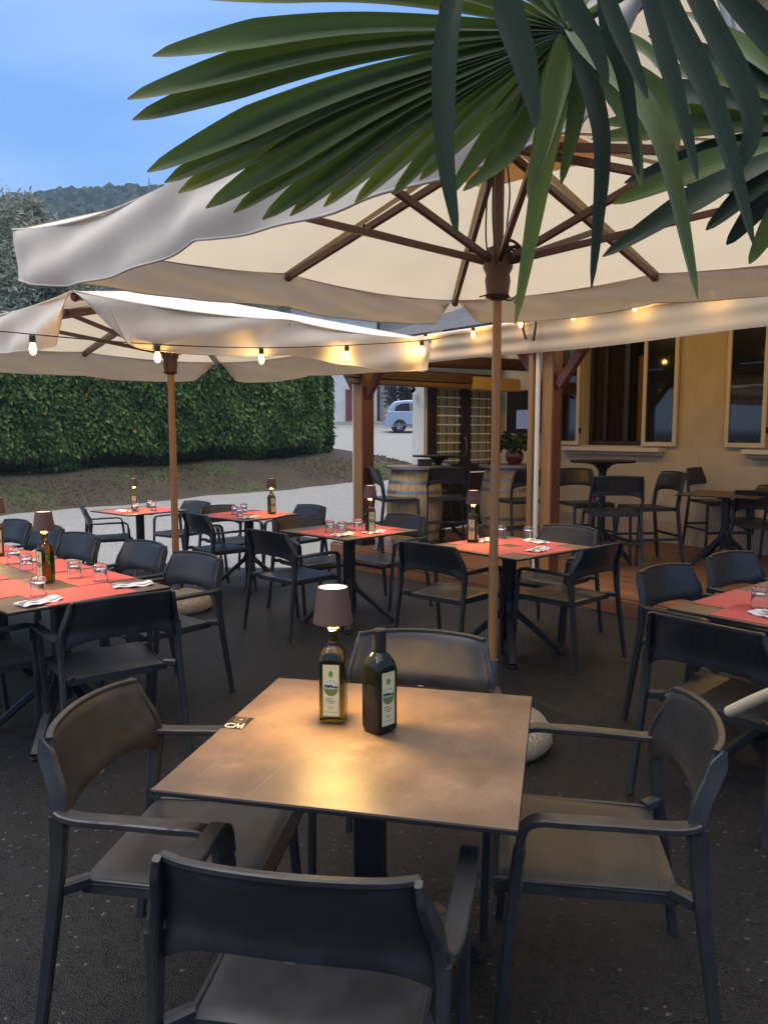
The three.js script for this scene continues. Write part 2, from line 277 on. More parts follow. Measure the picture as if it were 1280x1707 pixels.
{ // grass blades on the verge
  const L = [], col = []; const g = leafGeo(.07, .010, .1, .5);
  for (let i = 0; i < 30000; i++) { const t = rr(-6, 11), s = Math.pow(rnd(), .7) * 2.1, n = Math.sin(t * 1.3) * Math.sin(t * .47 + s * 1.7); if (n < rr(-.6, .5)) continue; const p = vp(t, s); p.y = bankY(t, s) - .01; L.push(mat4(p, -rr(.5, 1.5), rr(0, 6.3), 0, rr(.6, 1.5))); col.push(C(rr(.7, 1.5), rr(.8, 1.2), rr(.5, .9))); }
  tag(instanced('grass', g, leafMat([.11, .12, .045], .3, .8), L, null, col), 'short patchy grass and weeds on the bank under the hedge', 'grass');
}
// hedge
{
  const hedge = thing('hedge', 'long clipped laurel hedge behind the terrace, dense dark green leaves', 'hedge');
  const T0 = -8, T1 = 8.56, S0 = 1.95, TH = 1.5, HT = 2.95;
  const core = []; 
  const face = (t, y, s) => { const p = vp(t, s); p.y = bankY(t, Math.min(s, 2.2)) + y; return p; };
  core.push(grid((u, v) => { const a = u * 2 * Math.PI, t = lerp(T0, T1, .5 + .5 * Math.max(-1, Math.min(1, 1.35 * Math.cos(a)))) + 0, s = S0 + TH / 2 + (TH / 2 - .12) * Math.max(-1, Math.min(1, 1.35 * Math.sin(a))); return face(clamp(t, T0 + .1, T1 - .55), .12 + v * (HT - .25), s); }, 80, 10));
  mesh('dark_core', core, std({ c: [.006, .009, .004], roughness: 1, side: THREE.DoubleSide }), hedge);  // near-black shell painting the shade deep between the leaves
  const L = [], L2 = [], c1 = [], c2 = [];
  const nrm = (t, y) => .10 * Math.sin(t * 1.1 + y * .9) + .07 * Math.sin(t * 3.3 + 1) * Math.sin(y * 2.7 + t) + .05 * Math.sin(t * 7.1 + y * 5.3);
  for (let i = 0; i < 90000; i++) {
    const w = rnd(); let p, out;
    const y = .10 + rnd() * (HT - .10), dep = rnd() * rnd() * .30;
    if (w < .74) { const t = rr(T0 + 4.5, T1), e = smooth(T1 - .7, T1, t) * .55; p = face(t, y, S0 + e - nrm(t, y) * .6 + dep - .05 * smooth(0, .5, y) + .42 * (1 - smooth(.05, .5, y)) * (1 + .5 * Math.sin(t * 2.9))); out = VN.clone().negate(); }
    else if (w < .84) { const a = rnd(), s = S0 + .35 + rnd() * (TH - .5); p = face(T1 - dep + nrm(s * 3, y) * .5 - .1 * (1 - smooth(0, .3, y)), y, s); out = VD.clone(); }
    else { const t = rr(T0 + 2, T1), s = S0 + rnd() * TH; p = face(t, HT - dep + nrm(t, s) * .6, s); out = V(0, 1, 0); }
    out.add(V(rr(-.8, .8), rr(-.5, .9), rr(-.8, .8))).normalize();
    const yaw = Math.atan2(out.x, out.z), pit = -Math.asin(clamp(out.y, -1, 1)) ;
    const q = mat4(p, 0, 0, 0, 1); q.compose(p, new THREE.Quaternion().setFromEuler(new THREE.Euler(pit + rr(.35, 1.75), yaw, rr(-1.2, 1.2), 'YXZ')), V(1, 1, 1).multiplyScalar(rr(.7, 1.35)));
    const pz = Math.sin(p.x * 1.3 + y * 2.1) * Math.sin(p.z * 1.7 - y * 1.4) + .6 * Math.sin(p.x * 4.1 + y * 5) * Math.sin(y * 3.7 + p.z * 2), k = rr(.45, 1.15) * (1 + .28 * pz), young = rnd() < .12; L.push(q); c1.push(rnd() < .012 ? C(1.9 * k, .9 * k, .8 * k) : young ? C(1.7 * k, 1.55 * k, .9 * k) : C(k * rr(.8, 1.15), k, k * rr(.7, 1.0)));
  }
  instanced('foliage', leafGeo(.125, .062, .18, .25), leafMat([.125, .215, .066], .3, .34), L, hedge, c1);
}
// olive trees behind the hedge
function olive(x, z, h, r, label) {
  const o = thing('olive_tree', label, 'tree', [x, gh(x, z) + .3, z], 0, undefined);
  const tr = [sweep([[0, -.3, 0], [.15, h * .2, .05], [-.05, h * .38, 0], [.1, h * .6, .1]], (t) => [.34 * (1 - .7 * t), .34 * (1 - .7 * t)])];
  const ends = [];
  for (let i = 0; i < 11; i++) { const a = i * 2.4, y0 = h * rr(.22, .5), e = [Math.cos(a) * r * rr(.4, .75), h * rr(.5, .9), Math.sin(a) * r * rr(.4, .75)]; ends.push(e); tr.push(sweep([[0, y0, 0], [e[0] * .45, lerp(y0, e[1], .55), e[2] * .45], e], (t) => [.12 * (1 - .85 * t), .12 * (1 - .85 * t)], V(1, .1, .2).normalize(), 10)); }
  mesh('trunk', tr, std({ c: [.09, .08, .065], roughness: .95 }), o);
  const L = [], col = [], cl = [];
  for (let i = 0; i < 210; i++) { const a = rnd() * 6.283, c = rr(-1, 1), q = Math.pow(rnd(), .4), sn = Math.sqrt(1 - c * c); cl.push([V(Math.cos(a) * sn * q * r, h * .63 + c * q * h * .36, Math.sin(a) * sn * q * r), rr(.3, .62), rr(.55, 1.25)]); }
  for (let i = 0; i < 60000; i++) { const [c, s, b] = cl[Math.floor(rnd() * cl.length)]; const p = c.clone().add(V(rr(-1, 1), rr(-1, 1.5), rr(-1, 1)).multiplyScalar(s * rr(.5, 1))); L.push(mat4(p, rr(-2.2, .4), rr(0, 6.3), rr(-1, 1), rr(.8, 1.5))); const k = b * rr(.6, 1.3), silver = rnd() < .35; col.push(silver ? C(1.7 * k, 1.6 * k, 1.9 * k) : C(k, k, k)); }
  instanced('crown', leafGeo(.15, .04, .15, .12), leafMat([.26, .29, .21], .35, .55), L, o, col);
  return o;
}
olive(-10.6, -21.5, 6.9, 2.7, 'silver green olive tree behind the hedge at left, below the hill');
olive(-14.6, -24, 6.4, 2.6, 'second olive tree further left behind the hedge');
{ // wooded hill: far off, one mass
  const base = new THREE.IcosahedronGeometry(1, 2), p = base.attributes.position; const n3 = (x, y, z) => .16 * Math.sin(x * 5.1 + y * 3.2) + .14 * Math.sin(y * 6.3 + z * 4.7) + .12 * Math.sin(z * 7.9 + x * 6.1);
  for (let i = 0; i < p.count; i++) { const k = 1 + n3(p.getX(i), p.getY(i), p.getZ(i)); p.setXYZ(i, p.getX(i) * k, p.getY(i) * k * 1.1, p.getZ(i) * k); } base.computeVertexNormals();
  const L = [], col = [];
  for (let i = 0; i < 15000; i++) { const z = -rr(120, 345), x = z * rr(-.06, .75) * 1 + rr(-6, 6); const s = rr(1.6, 3.7), y = hillH(x, z); L.push(mat4(V(x, y + s * .6, z), 0, rr(0, 6), 0, s * rr(.8, 1.2), s * rr(.9, 1.5), s)); const k = rr(.5, 1.35); col.push(C(k * rr(.8, 1.3), k, k * rr(.7, 1.1))); }
  tag(instanced('hill_woods', base, std({ c: [.030, .052, .026], roughness: 1 }), L, null, col), 'dark wooded hill rising behind the olive trees', 'woods');
}
{ // slim mast on the ridge
  const x = -318 * .292, z = -318; const m = thing('radio_mast', 'thin mast standing on the crest of the wooded hill', 'mast', [x, hillH(x, z), z]);
  mesh('pole', rod([0, 0, 0], [0, 14, 0], .35, .2, 8), M.metalGrey, m); mesh('antenna', bar([-.9, 12, 0], [.9, 12, 0], .25, .25), M.metalGrey, m); mesh('antenna', bar([-.6, 10.5, 0], [.6, 10.5, 0], .25, .25), M.metalGrey, m);
}
// far house with a gate and downpipe
{
  const z = -46, y = gh(0, -46); const h = thing('house', 'pale house across the gravel lot, with a dark downpipe and red door', 'house', [0, y, z]);
  mesh('wall', box(5.0, 7.5, .4, .02, -2.87, 3.6, 0), M.farWhite, h).userData.label = 'whitewashed left wall';
  mesh('wall', box(14, 7.5, .4, .02, 6.72, 3.6, -.25), M.farBeige, h);
  mesh('downpipe', rod([-.33, 0, .28], [-.33, 7, .28], .075), M.black, h);
  const d = mesh('door', box(1.5, 2.0, .12, .01, -1.5, 1.0, .24), std({ c: [.14, .035, .03], roughness: .6 }), h);
  for (let i = 0; i < 6; i++) mesh('plank', box(.235, 1.96, .03, .004, -2.12 + i * .25, 1.0, .315), std({ c: [.15 + .02 * (i % 2), .04, .034], roughness: .6 }), d);
  mesh('plinth', box(19, .16, .3, .01, 3.5, .06, .32), M.farBeige, h);
  for (const [x, yy] of [[3.4, 3.9], [6.6, 3.9], [9.8, 3.9], [-3.4, 4.1]]) { const w = mesh('window', [box(1.1, .1, .2, .01, x, yy - .75, .1), box(.1, 1.4, .2, .01, x - .5, yy, .1), box(.1, 1.4, .2, .01, x + .5, yy, .1), box(1.1, .1, .2, .01, x, yy + .75, .1)], M.farWhite, h); mesh('pane', box(.95, 1.4, .05, 0, x, yy, .12), M.darkPane, w); }
  const rf = mesh('roof', [bar([3.5, 7.2, 1.2], [3.5, 9.6, -4], 19.6, .2)], std({ c: [.25, .10, .06], roughness: .9 }), h);
}
{ // dark shrub behind the car
  const s = thing('shrub', 'dark bare shrub beside the house wall behind the parked car', 'shrub', [1.0, gh(0, -42.5), -42.5]); const L = [];
  const st = []; for (let i = 0; i < 26; i++) { const a = i * 2.4, r = rr(.3, 1.2), e = [Math.cos(a) * r, rr(1.6, 2.9), Math.sin(a) * r * .7]; st.push(rod([0, 0, 0], [e[0] * .5, e[1] * .55, e[2] * .5], .045, .03, 6), rod([e[0] * .5, e[1] * .55, e[2] * .5], e, .03, .01, 6)); for (let k = 0; k < 90; k++) L.push(mat4(V(e[0] * rr(.5, 1.05), e[1] * rr(.6, 1.05), e[2] + rr(-.3, .3)), rr(-2, 1), rr(0, 6.3), 0, rr(.7, 1.4))); }
  mesh('stem', st, std({ c: [.03, .024, .02], roughness: 1 }), s); instanced('foliage', leafGeo(.14, .06), leafMat([.03, .033, .03], .1, .8), L, s);
}
// parked car: small silver blue hatchback, rear to the left
{
  const car = thing('parked_car', 'small silver blue hatchback parked on the gravel lot by the house', 'car', [.03, gh(0, -38), -38], .06);
  const paint = std({ c: [.33, .42, .58], roughness: .35, metalness: .4, clearcoat: 1, clearcoatRoughness: .06 });
  const L = 3.9, W = 1.66;
  // side profile of the lower body, extruded across with a bevel
  const sh = new THREE.Shape(); sh.moveTo(.08, .30); sh.lineTo(.42, .26); sh.absarc(.68, .30, .33, Math.PI, 0, true); sh.lineTo(2.72, .24); sh.absarc(3.07, .30, .33, Math.PI, 0, true); sh.lineTo(3.82, .30); sh.quadraticCurveTo(3.93, .5, 3.86, .68); sh.quadraticCurveTo(3.6, .86, 2.95, .95); sh.lineTo(.16, .98); sh.quadraticCurveTo(.0, .75, .02, .5); sh.closePath();
  const ext = (s, w, b = .05) => { const g = new THREE.ExtrudeGeometry(s, { depth: w - 2 * b, bevelEnabled: true, bevelThickness: b, bevelSize: b * .6, bevelSegments: 3, curveSegments: 18 }); g.translate(0, 0, -w / 2 + b); return g; };
  mesh('body', ext(sh, W), paint, car);
  const gh2 = new THREE.Shape(); gh2.moveTo(.14, .96); gh2.quadraticCurveTo(.25, 1.25, .48, 1.42); gh2.quadraticCurveTo(1.2, 1.53, 1.95, 1.44); gh2.quadraticCurveTo(2.5, 1.3, 2.95, .95); gh2.closePath();
  mesh('cabin', ext(gh2, W - .2, .1), paint, car);
  const side = (pts, y) => { const s = new THREE.Shape(); pts.forEach((p, i) => i ? s.lineTo(...p) : s.moveTo(...p)); s.closePath(); return s; };
  for (const sg of [1, -1]) for (const pts of [[[.42, 1.02], [.52, 1.25], [.75, 1.36], [1.15, 1.38], [1.18, 1.0]], [[1.25, 1.0], [1.22, 1.385], [1.85, 1.36], [2.4, 1.12], [2.62, .98]]]) { const g = new THREE.ExtrudeGeometry(side(pts), { depth: .02, bevelEnabled: false }); g.translate(0, 0, sg * (W / 2 - .085) - .01); mesh('window', g, M.darkPane, car); }
  mesh('rear_window', bar([.2, 1.05, 0], [.42, 1.37, 0], 1.2, .03), M.darkPane, car);
  mesh('windscreen', bar([2.08, 1.40, 0], [2.75, 1.03, 0], 1.25, .03), M.darkPane, car);
  for (const [x, s] of [[.68, 1], [.68, -1], [3.07, 1], [3.07, -1]]) { const g = new THREE.TorusGeometry(.235, .075, 12, 28); const w = mesh('wheel', g.translate(x, .30, s * (W / 2 - .1)), M.cord, car); const sp = [new THREE.CylinderGeometry(.2, .2, .05, 24, 1, true).rotateX(Math.PI / 2)]; for (let k = 0; k < 7; k++) sp.push(box(.045, .19, .04, .005, 0, .1, 0).rotateZ(k * 6.283 / 7)); mesh('rim', merge(sp).translate(x, .30, s * (W / 2 - .06)), M.steel, w); }
  for (const s of [1, -1]) { mesh('tail_light', box(.1, .26, .12, .03, .1, .86, s * .72), std({ c: [.35, .01, .01], roughness: .2 }), car); mesh('door_handle', box(.16, .03, .03, .01, 1.38, .88, s * (W / 2 + .005)), paint, car); }
  for (const q of [1, -1]) mesh('sill', box(3.2, .07, .04, .01, 1.9, .36, q * W / 2), M.metalGrey, car);
  mesh('bumper', box(.14, .3, 1.5, .05, .04, .47, 0), paint, car);
}

// ------------------------------------------------------------------ restaurant: local x runs along the front, local z towards the terrace
const ANG = Math.atan2(-.785, .62), O = V(0, 0, -8.96), U = V(.62, 0, .785), BN = V(.785, 0, -.62);
const bp = (a, b, y = 0) => [O.x + U.x * a + BN.x * b, y, O.z + U.z * a + BN.z * b];
const DECK = .15;
{ // deck: boards along the front, each its own piece
  const deck = new THREE.Group(); deck.name = numbered('deck'); deck.userData.kind = 'structure'; deck.position.copy(O); deck.rotation.y = ANG; scene.add(deck);
  const mats = [M.plankA, M.plankB, M.plankC], bw = .115;
  mesh('joist', box(10.2, .28, 3.1, 0, 3.95, -.04, -1.6), M.beam, deck);
  for (let k = 0; k * bw < 3.18; k++) { let x = -1.08 - rr(0, 1.4); while (x < 9) { const L = rr(1.9, 2.9), x0 = Math.max(x, -1.08), x1 = Math.min(x + L, 9); if (x1 - x0 > .05) { const m = mesh('plank', box(x1 - x0 - .004, .024, bw - .006, .003, 0, 0, 0), mats[Math.floor(rnd() * 3)], deck); m.geometry.attributes.uv.array.forEach((_, i, a) => { if (i % 2 === 0) { const t = a[i]; a[i] = a[i + 1] + k * .37; a[i + 1] = t + k * .61; } }); m.position.set((x0 + x1) / 2, DECK - .012 + rr(-.001, .001), -(k + .5) * bw); } x += L; } }
  let x = -1.08; while (x < 9) { const L = rr(1.2, 2.4), x1 = Math.min(x + L, 9); for (const [y, h] of [[.068, .13], [-.09, .17]]) { const m = mesh('fascia_board', box(x1 - x - .006, h, .024, .003), mats[Math.floor(rnd() * 3)], deck); m.geometry.attributes.uv.array.forEach((_, i, a) => { if (i % 2 === 0) { const t = a[i]; a[i] = a[i + 1]; a[i + 1] = t; } }); m.position.set((x + x1) / 2, y, .014); } x = x1; }
}
const bldg = thing('restaurant_building', 'cream rendered restaurant building with casement windows behind the deck', 'building', [O.x, 0, O.z], ANG);
{
  const ZW = -3.22, TH = .3; // wall face at z = ZW
  const wins = [[.316, 1.277], [2.87, 3.85], [5.6, 6.6]], y0 = 1.36, y1 = 2.80, TOP = 6.4;
  const wall = [box(11.9, y0 - .42, TH, 0, 3.05, .42 + (y0 - .42) / 2, ZW - TH / 2), box(11.9, TOP - y1, TH, 0, 3.05, (TOP + y1) / 2, ZW - TH / 2)];
  let x = -2.9; for (const [a, b] of [...wins, [9, 9]]) { wall.push(box(a - x, y1 - y0, TH, 0, (a + x) / 2, (y0 + y1) / 2, ZW - TH / 2)); x = b; }
  mesh('wall', wall, M.plaster, bldg);
  mesh('plinth', box(10.1, .62, TH + .012, .004, 3.95, .11, ZW - TH / 2 + .006), M.plinth, bldg);
  // porch wall with the glazed door, at right angles
  const XD = -1.12, T2 = .25;
  const PH = 3.0; mesh('porch_wall', [box(T2, PH, .07, .01, XD - T2 / 2, PH / 2 - .1, -1.625), box(T2, PH - 2.38, 1.50, 0, XD - T2 / 2, (PH + 2.38) / 2 - .003, -2.41), box(T2, PH, .10, 0, XD - T2 / 2, PH / 2 - .1, -3.17)], M.whitePlaster, bldg);
  const door = mesh('glazed_door', new THREE.BufferGeometry(), M.frameDark, bldg);
  const fr = [], Z0 = -1.66, Z1 = -3.12, zm = -2.40, xf = XD - .03;
  for (const z of [Z0 - .04, Z1 + .04]) fr.push(box(.09, 2.23, .08, .006, xf, 1.265, z));
  fr.push(box(.09, .1, 1.46, .006, xf, 2.33, -2.39));
  for (const [a, b] of [[Z0 - .08, zm + .004], [zm - .004, Z1 + .08]]) { const c = (a + b) / 2, w = Math.abs(a - b); for (const z of [a - .045, b + .045]) fr.push(box(.055, 2.1, .09, .006, xf + .012, 1.23, z)); for (const [y, h] of [[.24, .16], [1.02, .12], [2.22, .1]]) fr.push(box(.054, h, w - .18, .006, xf + .012, y, c)); fr.push(box(.03, .62, w - .2, .004, xf, .63, c)); }
  door.geometry = merge(fr);
  for (const c of [(Z0 - .08 + zm) / 2, (zm + Z1 + .08) / 2]) {
    mesh('pane', box(.008, 1.12, .54, 0, xf + .004, 1.62, c), M.pane, door);
    for (let k = 0; k < 9; k++) mesh('grille_bar', box(.014, .018, .54, .003, xf + .012, 1.13 + k * .128, c), M.whiteBar, door);
    for (let k = 0; k < 3; k++) mesh('grille_bar', box(.012, 1.12, .012, .003, xf - .025, 1.62, c - .16 + k * .16), M.black, door);
    mesh('reflection_backing', grid((u, v) => V(xf - .05 + .014 * Math.sin(u * 40), 1.05 + v * 1.16, c - .28 + u * .56), 60, 2), M.reflection_backing, door);  // folded backing added behind the pane, coloured to pass for reflections in the glass
  }
  mesh('handle', sweep([[xf + .045, 1.2, zm + .04], [xf + .085, 1.24, zm + .04], [xf + .085, 1.42, zm + .04], [xf + .045, 1.46, zm + .04]], () => [.018, .018]), std({ c: [.35, .22, .17], roughness: .3, metalness: .7 }), door);
  // windows: dark inner frame, room behind, casements folded back against the wall
  wins.forEach(([a, b], i) => {
    const w = b - a, xc = (a + b) / 2, zi = ZW - .2, H = y1 - y0, yc = (y0 + y1) / 2;
    const win = mesh('window', [box(.055, H, .1, .004, a + .0275, yc, zi), box(.055, H, .1, .004, b - .0275, yc, zi), box(w - .11, .06, .1, .004, xc, y1 - .03, zi), box(w - .11, .06, .1, .004, xc, y0 + .03, zi), box(.075, H - .12, .075, .004, a + w * .58, yc, zi - .03), box(.06, H - .12, .05, .004, a + w * .2, yc, zi - .06)], M.frameDark, bldg);
    mesh('sill', box(w + .55, .055, .2, .008, xc + .05, y0 - .045, ZW + .08), M.cream, win); mesh('sill', box(w + .5, .05, .12, .008, xc + .05, y0 - .0975, ZW + .05), M.plinth, win);
    for (const s of [0, 1]) { const c0 = s ? b + .01 : a - .01 - .48, z = ZW + .045, W = .48;
      mesh('casement', [box(.05, H, .045, .006, c0 + .025, yc, z), box(.05, H, .045, .006, c0 + W - .025, yc, z), box(W - .1, .055, .044, .006, c0 + W / 2, y1 - .0275, z), box(W - .1, .055, .044, .006, c0 + W / 2, y0 + .0275, z)], M.creamSash, win);
      mesh('pane', box(W - .1, H - .11, .008, 0, c0 + W / 2, yc, z), M.darkPane, win); 
      for (const yh of [y0 + .2, y1 - .2]) mesh('hinge', box(.02, .07, .03, .004, s ? c0 - .004 : c0 + W + .004, yh, z), M.black, win); }
    // the room seen through the opening
    mesh('room', [box(w + 1.0, .04, 1.9, 0, xc, .9, zi - 1.05), box(w + 1.0, .04, 1.9, 0, xc, 3.0, zi - 1.05), box(w + 1.0, 2.1, .04, 0, xc, 1.95, zi - 2.0), box(.04, 2.1, 1.9, 0, xc - w / 2 - .5, 1.95, zi - 1.05), box(.04, 2.1, 1.9, 0, xc + w / 2 + .5, 1.95, zi - 1.05)], std({ c: [.30, .19, .10], roughness: .8 }), bldg).userData.label = 'dim brown room seen through the window';
    if (i === 0) mesh('cupboard', [box(.42, 1.7, .3, .01, xc + .05, 1.75, zi - .75), box(.17, 1.5, .02, .004, xc - .03, 1.75, zi - .59), box(.17, 1.5, .02, .004, xc + .16, 1.75, zi - .59)], M.postLight, bldg);
  });
  mesh('roof', bar([3.2, 6.35, -2.7], [3.2, 8.2, -8.2], 12.8, .16), std({ c: [.22, .10, .06], roughness: .9 }), bldg);
  for (const [xx, zz] of [[9.0, -5.6], [-2.75, -5.9]]) mesh('side_wall', box(.3, TOP, 4.5, 0, xx, TOP / 2 - .1, zz), M.whitePlaster, bldg);
}
{ // small items on the walls
  const cam = thing('security_camera', 'small black security camera high on the white porch wall end', 'camera', bp(-1.24, 1.5, 2.13), ANG);
  mesh('body', rod([-.08, .02, .03], [.09, -.03, .09], .032, .028), M.black, cam); mesh('bracket', [rod([0, 0, 0], [0, 0, .06], .015), new THREE.CylinderGeometry(.035, .035, .02, 16).rotateX(Math.PI / 2)], M.black, cam);
  const tv = thing('wall_screen', 'black wall mounted screen with a pale picture beside the barrel plant', 'screen', bp(-.55, 3.08, 1.52), ANG);
  mesh('housing', box(.74, .62, .1, .02, 0, .31, 0), M.cap, tv);
  mesh('screen', box(.44, .27, .006, 0, .06, .20, .053), std({ c: [.1, .1, .1], roughness: .15, emissive: C(.30, .34, .42), emissiveIntensity: .55, emissiveMap: cv2(128, 80, (g, w, h) => { g.fillStyle = '#8d96a8'; g.fillRect(0, 0, w, h); g.fillStyle = '#b9c2d2'; g.fillRect(10, 14, 44, 40); g.fillStyle = '#6c7486'; g.fillRect(60, 10, 60, 30); g.fillStyle = '#a0a9ba'; g.fillRect(62, 46, 54, 24); }) }), tv);
  mesh('bracket', box(.2, .2, .12, .01, 0, .3, -.1), M.black, tv); mesh('header_panel', box(.6, .14, .006, 0, 0, .5, .052), M.frameDark, tv);
  const sw = thing('wall_switch', 'small grey switch box on the wall right of the glazed door', 'switch', bp(-.98, 3.2, 1.98), ANG); mesh('box', box(.08, .12, .04, .01), M.metalGrey, sw); mesh('button', box(.03, .04, .02, .006, 0, 0, .026), M.black, sw);
}
// pergola: posts, beams, dark tarpaulin roof and cream valance along its front edge
{
  const p = thing('pergola', 'timber pergola with dark tarpaulin roof and cream front valance over the deck', 'pergola', [O.x, 0, O.z], ANG);
  const HB = 2.46;
  [[-.61, .17], [2.30, .125], [5.6, .13]].forEach(([a, s], i) => {
    const g = box(s, HB - DECK, s, .008, 0, 0, 0); const ps = mesh('post', g, M.postLight, p); ps.position.set(a, DECK + (HB - DECK) / 2, -.16);
    // the right hand faces are a darker red
    const f = mesh('dark_face', box(.014, HB - DECK, s + .004, .003), M.postDark, p); f.position.set(a + s / 2 + .007, DECK + (HB - DECK) / 2, -.16);
    mesh('post_shoe', box(s + .04, .07, s + .04, .004, a, DECK + .035, -.16), M.black, p);
    for (const d of [-1, 1]) mesh('brace', bar([a + d * .09, HB - .5, -.16], [a + d * .45, HB - .06, -.16], .07, .08), M.postDark, p);
  });
  mesh('batten', box(.05, 2.25, .05, .005, 2.30 - .13, DECK + 1.125, -.04), M.postLight, p);
  mesh('drain_pipe', rod([2.30 - .075, DECK, -.06], [2.30 - .075, 2.52, -.06], .024), M.cream, p);
  mesh('drain_pipe', rod([-.61 - .125, DECK - .2, -.1], [-.61 - .125, 2.3, -.1], .011), M.cream, p);
  mesh('front_beam', box(10, .16, .12, .008, 4.2, HB + .08 - .05, -.16), M.beam, p);
  mesh('side_beam', rod([-.61, 2.43, .18], [-.61, 2.50, -3.1], .085, .085, 16), M.beam, p);
  mesh('wall_beam', box(10, .16, .1, .008, 4.2, 3.52, -3.16), M.beam, p);
  for (let k = 0; k < 9; k++) mesh('rafter', bar([-.2 + k * 1.12, HB + .10, -.1], [-.2 + k * 1.12, 3.56, -3.15], .07, .12), M.beam, p);
  const roof = grid((u, v) => { const a = lerp(-.85, 9.1, u), f = Math.abs(Math.sin((a + .2) / 1.12 * Math.PI)); return V(a, lerp(2.60, 3.70, v) - .06 * f * Math.sin(v * Math.PI) + .012 * Math.sin(v * 60), lerp(-.02, -3.2, v)); }, 160, 24);
  { const q = roof.attributes.position, uv = roof.attributes.uv; for (let i = 0; i < q.count; i++) uv.setXY(i, q.getX(i), q.getZ(i)); }
  mesh('roof', roof, M.tarp, p);
  const val = grid((u, v) => { const a = lerp(-.95, 9.1, u), sl = .008 * Math.sin(a * 3.1), w = (1 - v); return V(a, 2.535 + .004 * Math.sin(a * 1.7) - w * (.272 + .006 * Math.sin(a * 2.3 + 1)) , .03 + .012 * Math.sin(v * 13) * (.6 + .4 * Math.sin(a * 1.3)) + w * .03 * Math.sin(a * 2.0) + sl); }, 240, 14);
  { const q = val.attributes.position, uv = val.attributes.uv; for (let i = 0; i < q.count; i++) uv.setXY(i, q.getX(i), q.getY(i)); }
  mesh('valance', val, M.awning, p);
  mesh('valance_rail', rod([-.95, 2.545, .03], [9.1, 2.545, .03], .022), M.cream, p);
  mesh('hook', tube([[2.19, 2.62, .07], [2.17, 2.5, .1], [2.20, 2.38, .09]], .012, 16), M.black, p); mesh('hook', tube([[2.29, 2.6, .07], [2.32, 2.5, .1], [2.29, 2.36, .09]], .012, 16), M.black, p);
  // roll-up side screen under the side beam
  const cas = mesh('roller_case', [box(.16, .12, 2.0, .02, -.61, 2.25, -.95), box(.10, .07, 2.0, .02, -.59, 2.15, -.95)], woodMat([.07, .035, .016], [.13, .07, .035], .6, 83), p);
  for (let k = 0; k < 4; k++) mesh('slat', box(.006, .022, 1.98, .002, -.525, 2.205 + k * .028, -.95), M.beam, cas);
  mesh('roller_cloth', box(.12, .19, .96, .03, -.60, 2.2, -2.45), std({ c: [.42, .27, .10], roughness: .8 }), p);
}

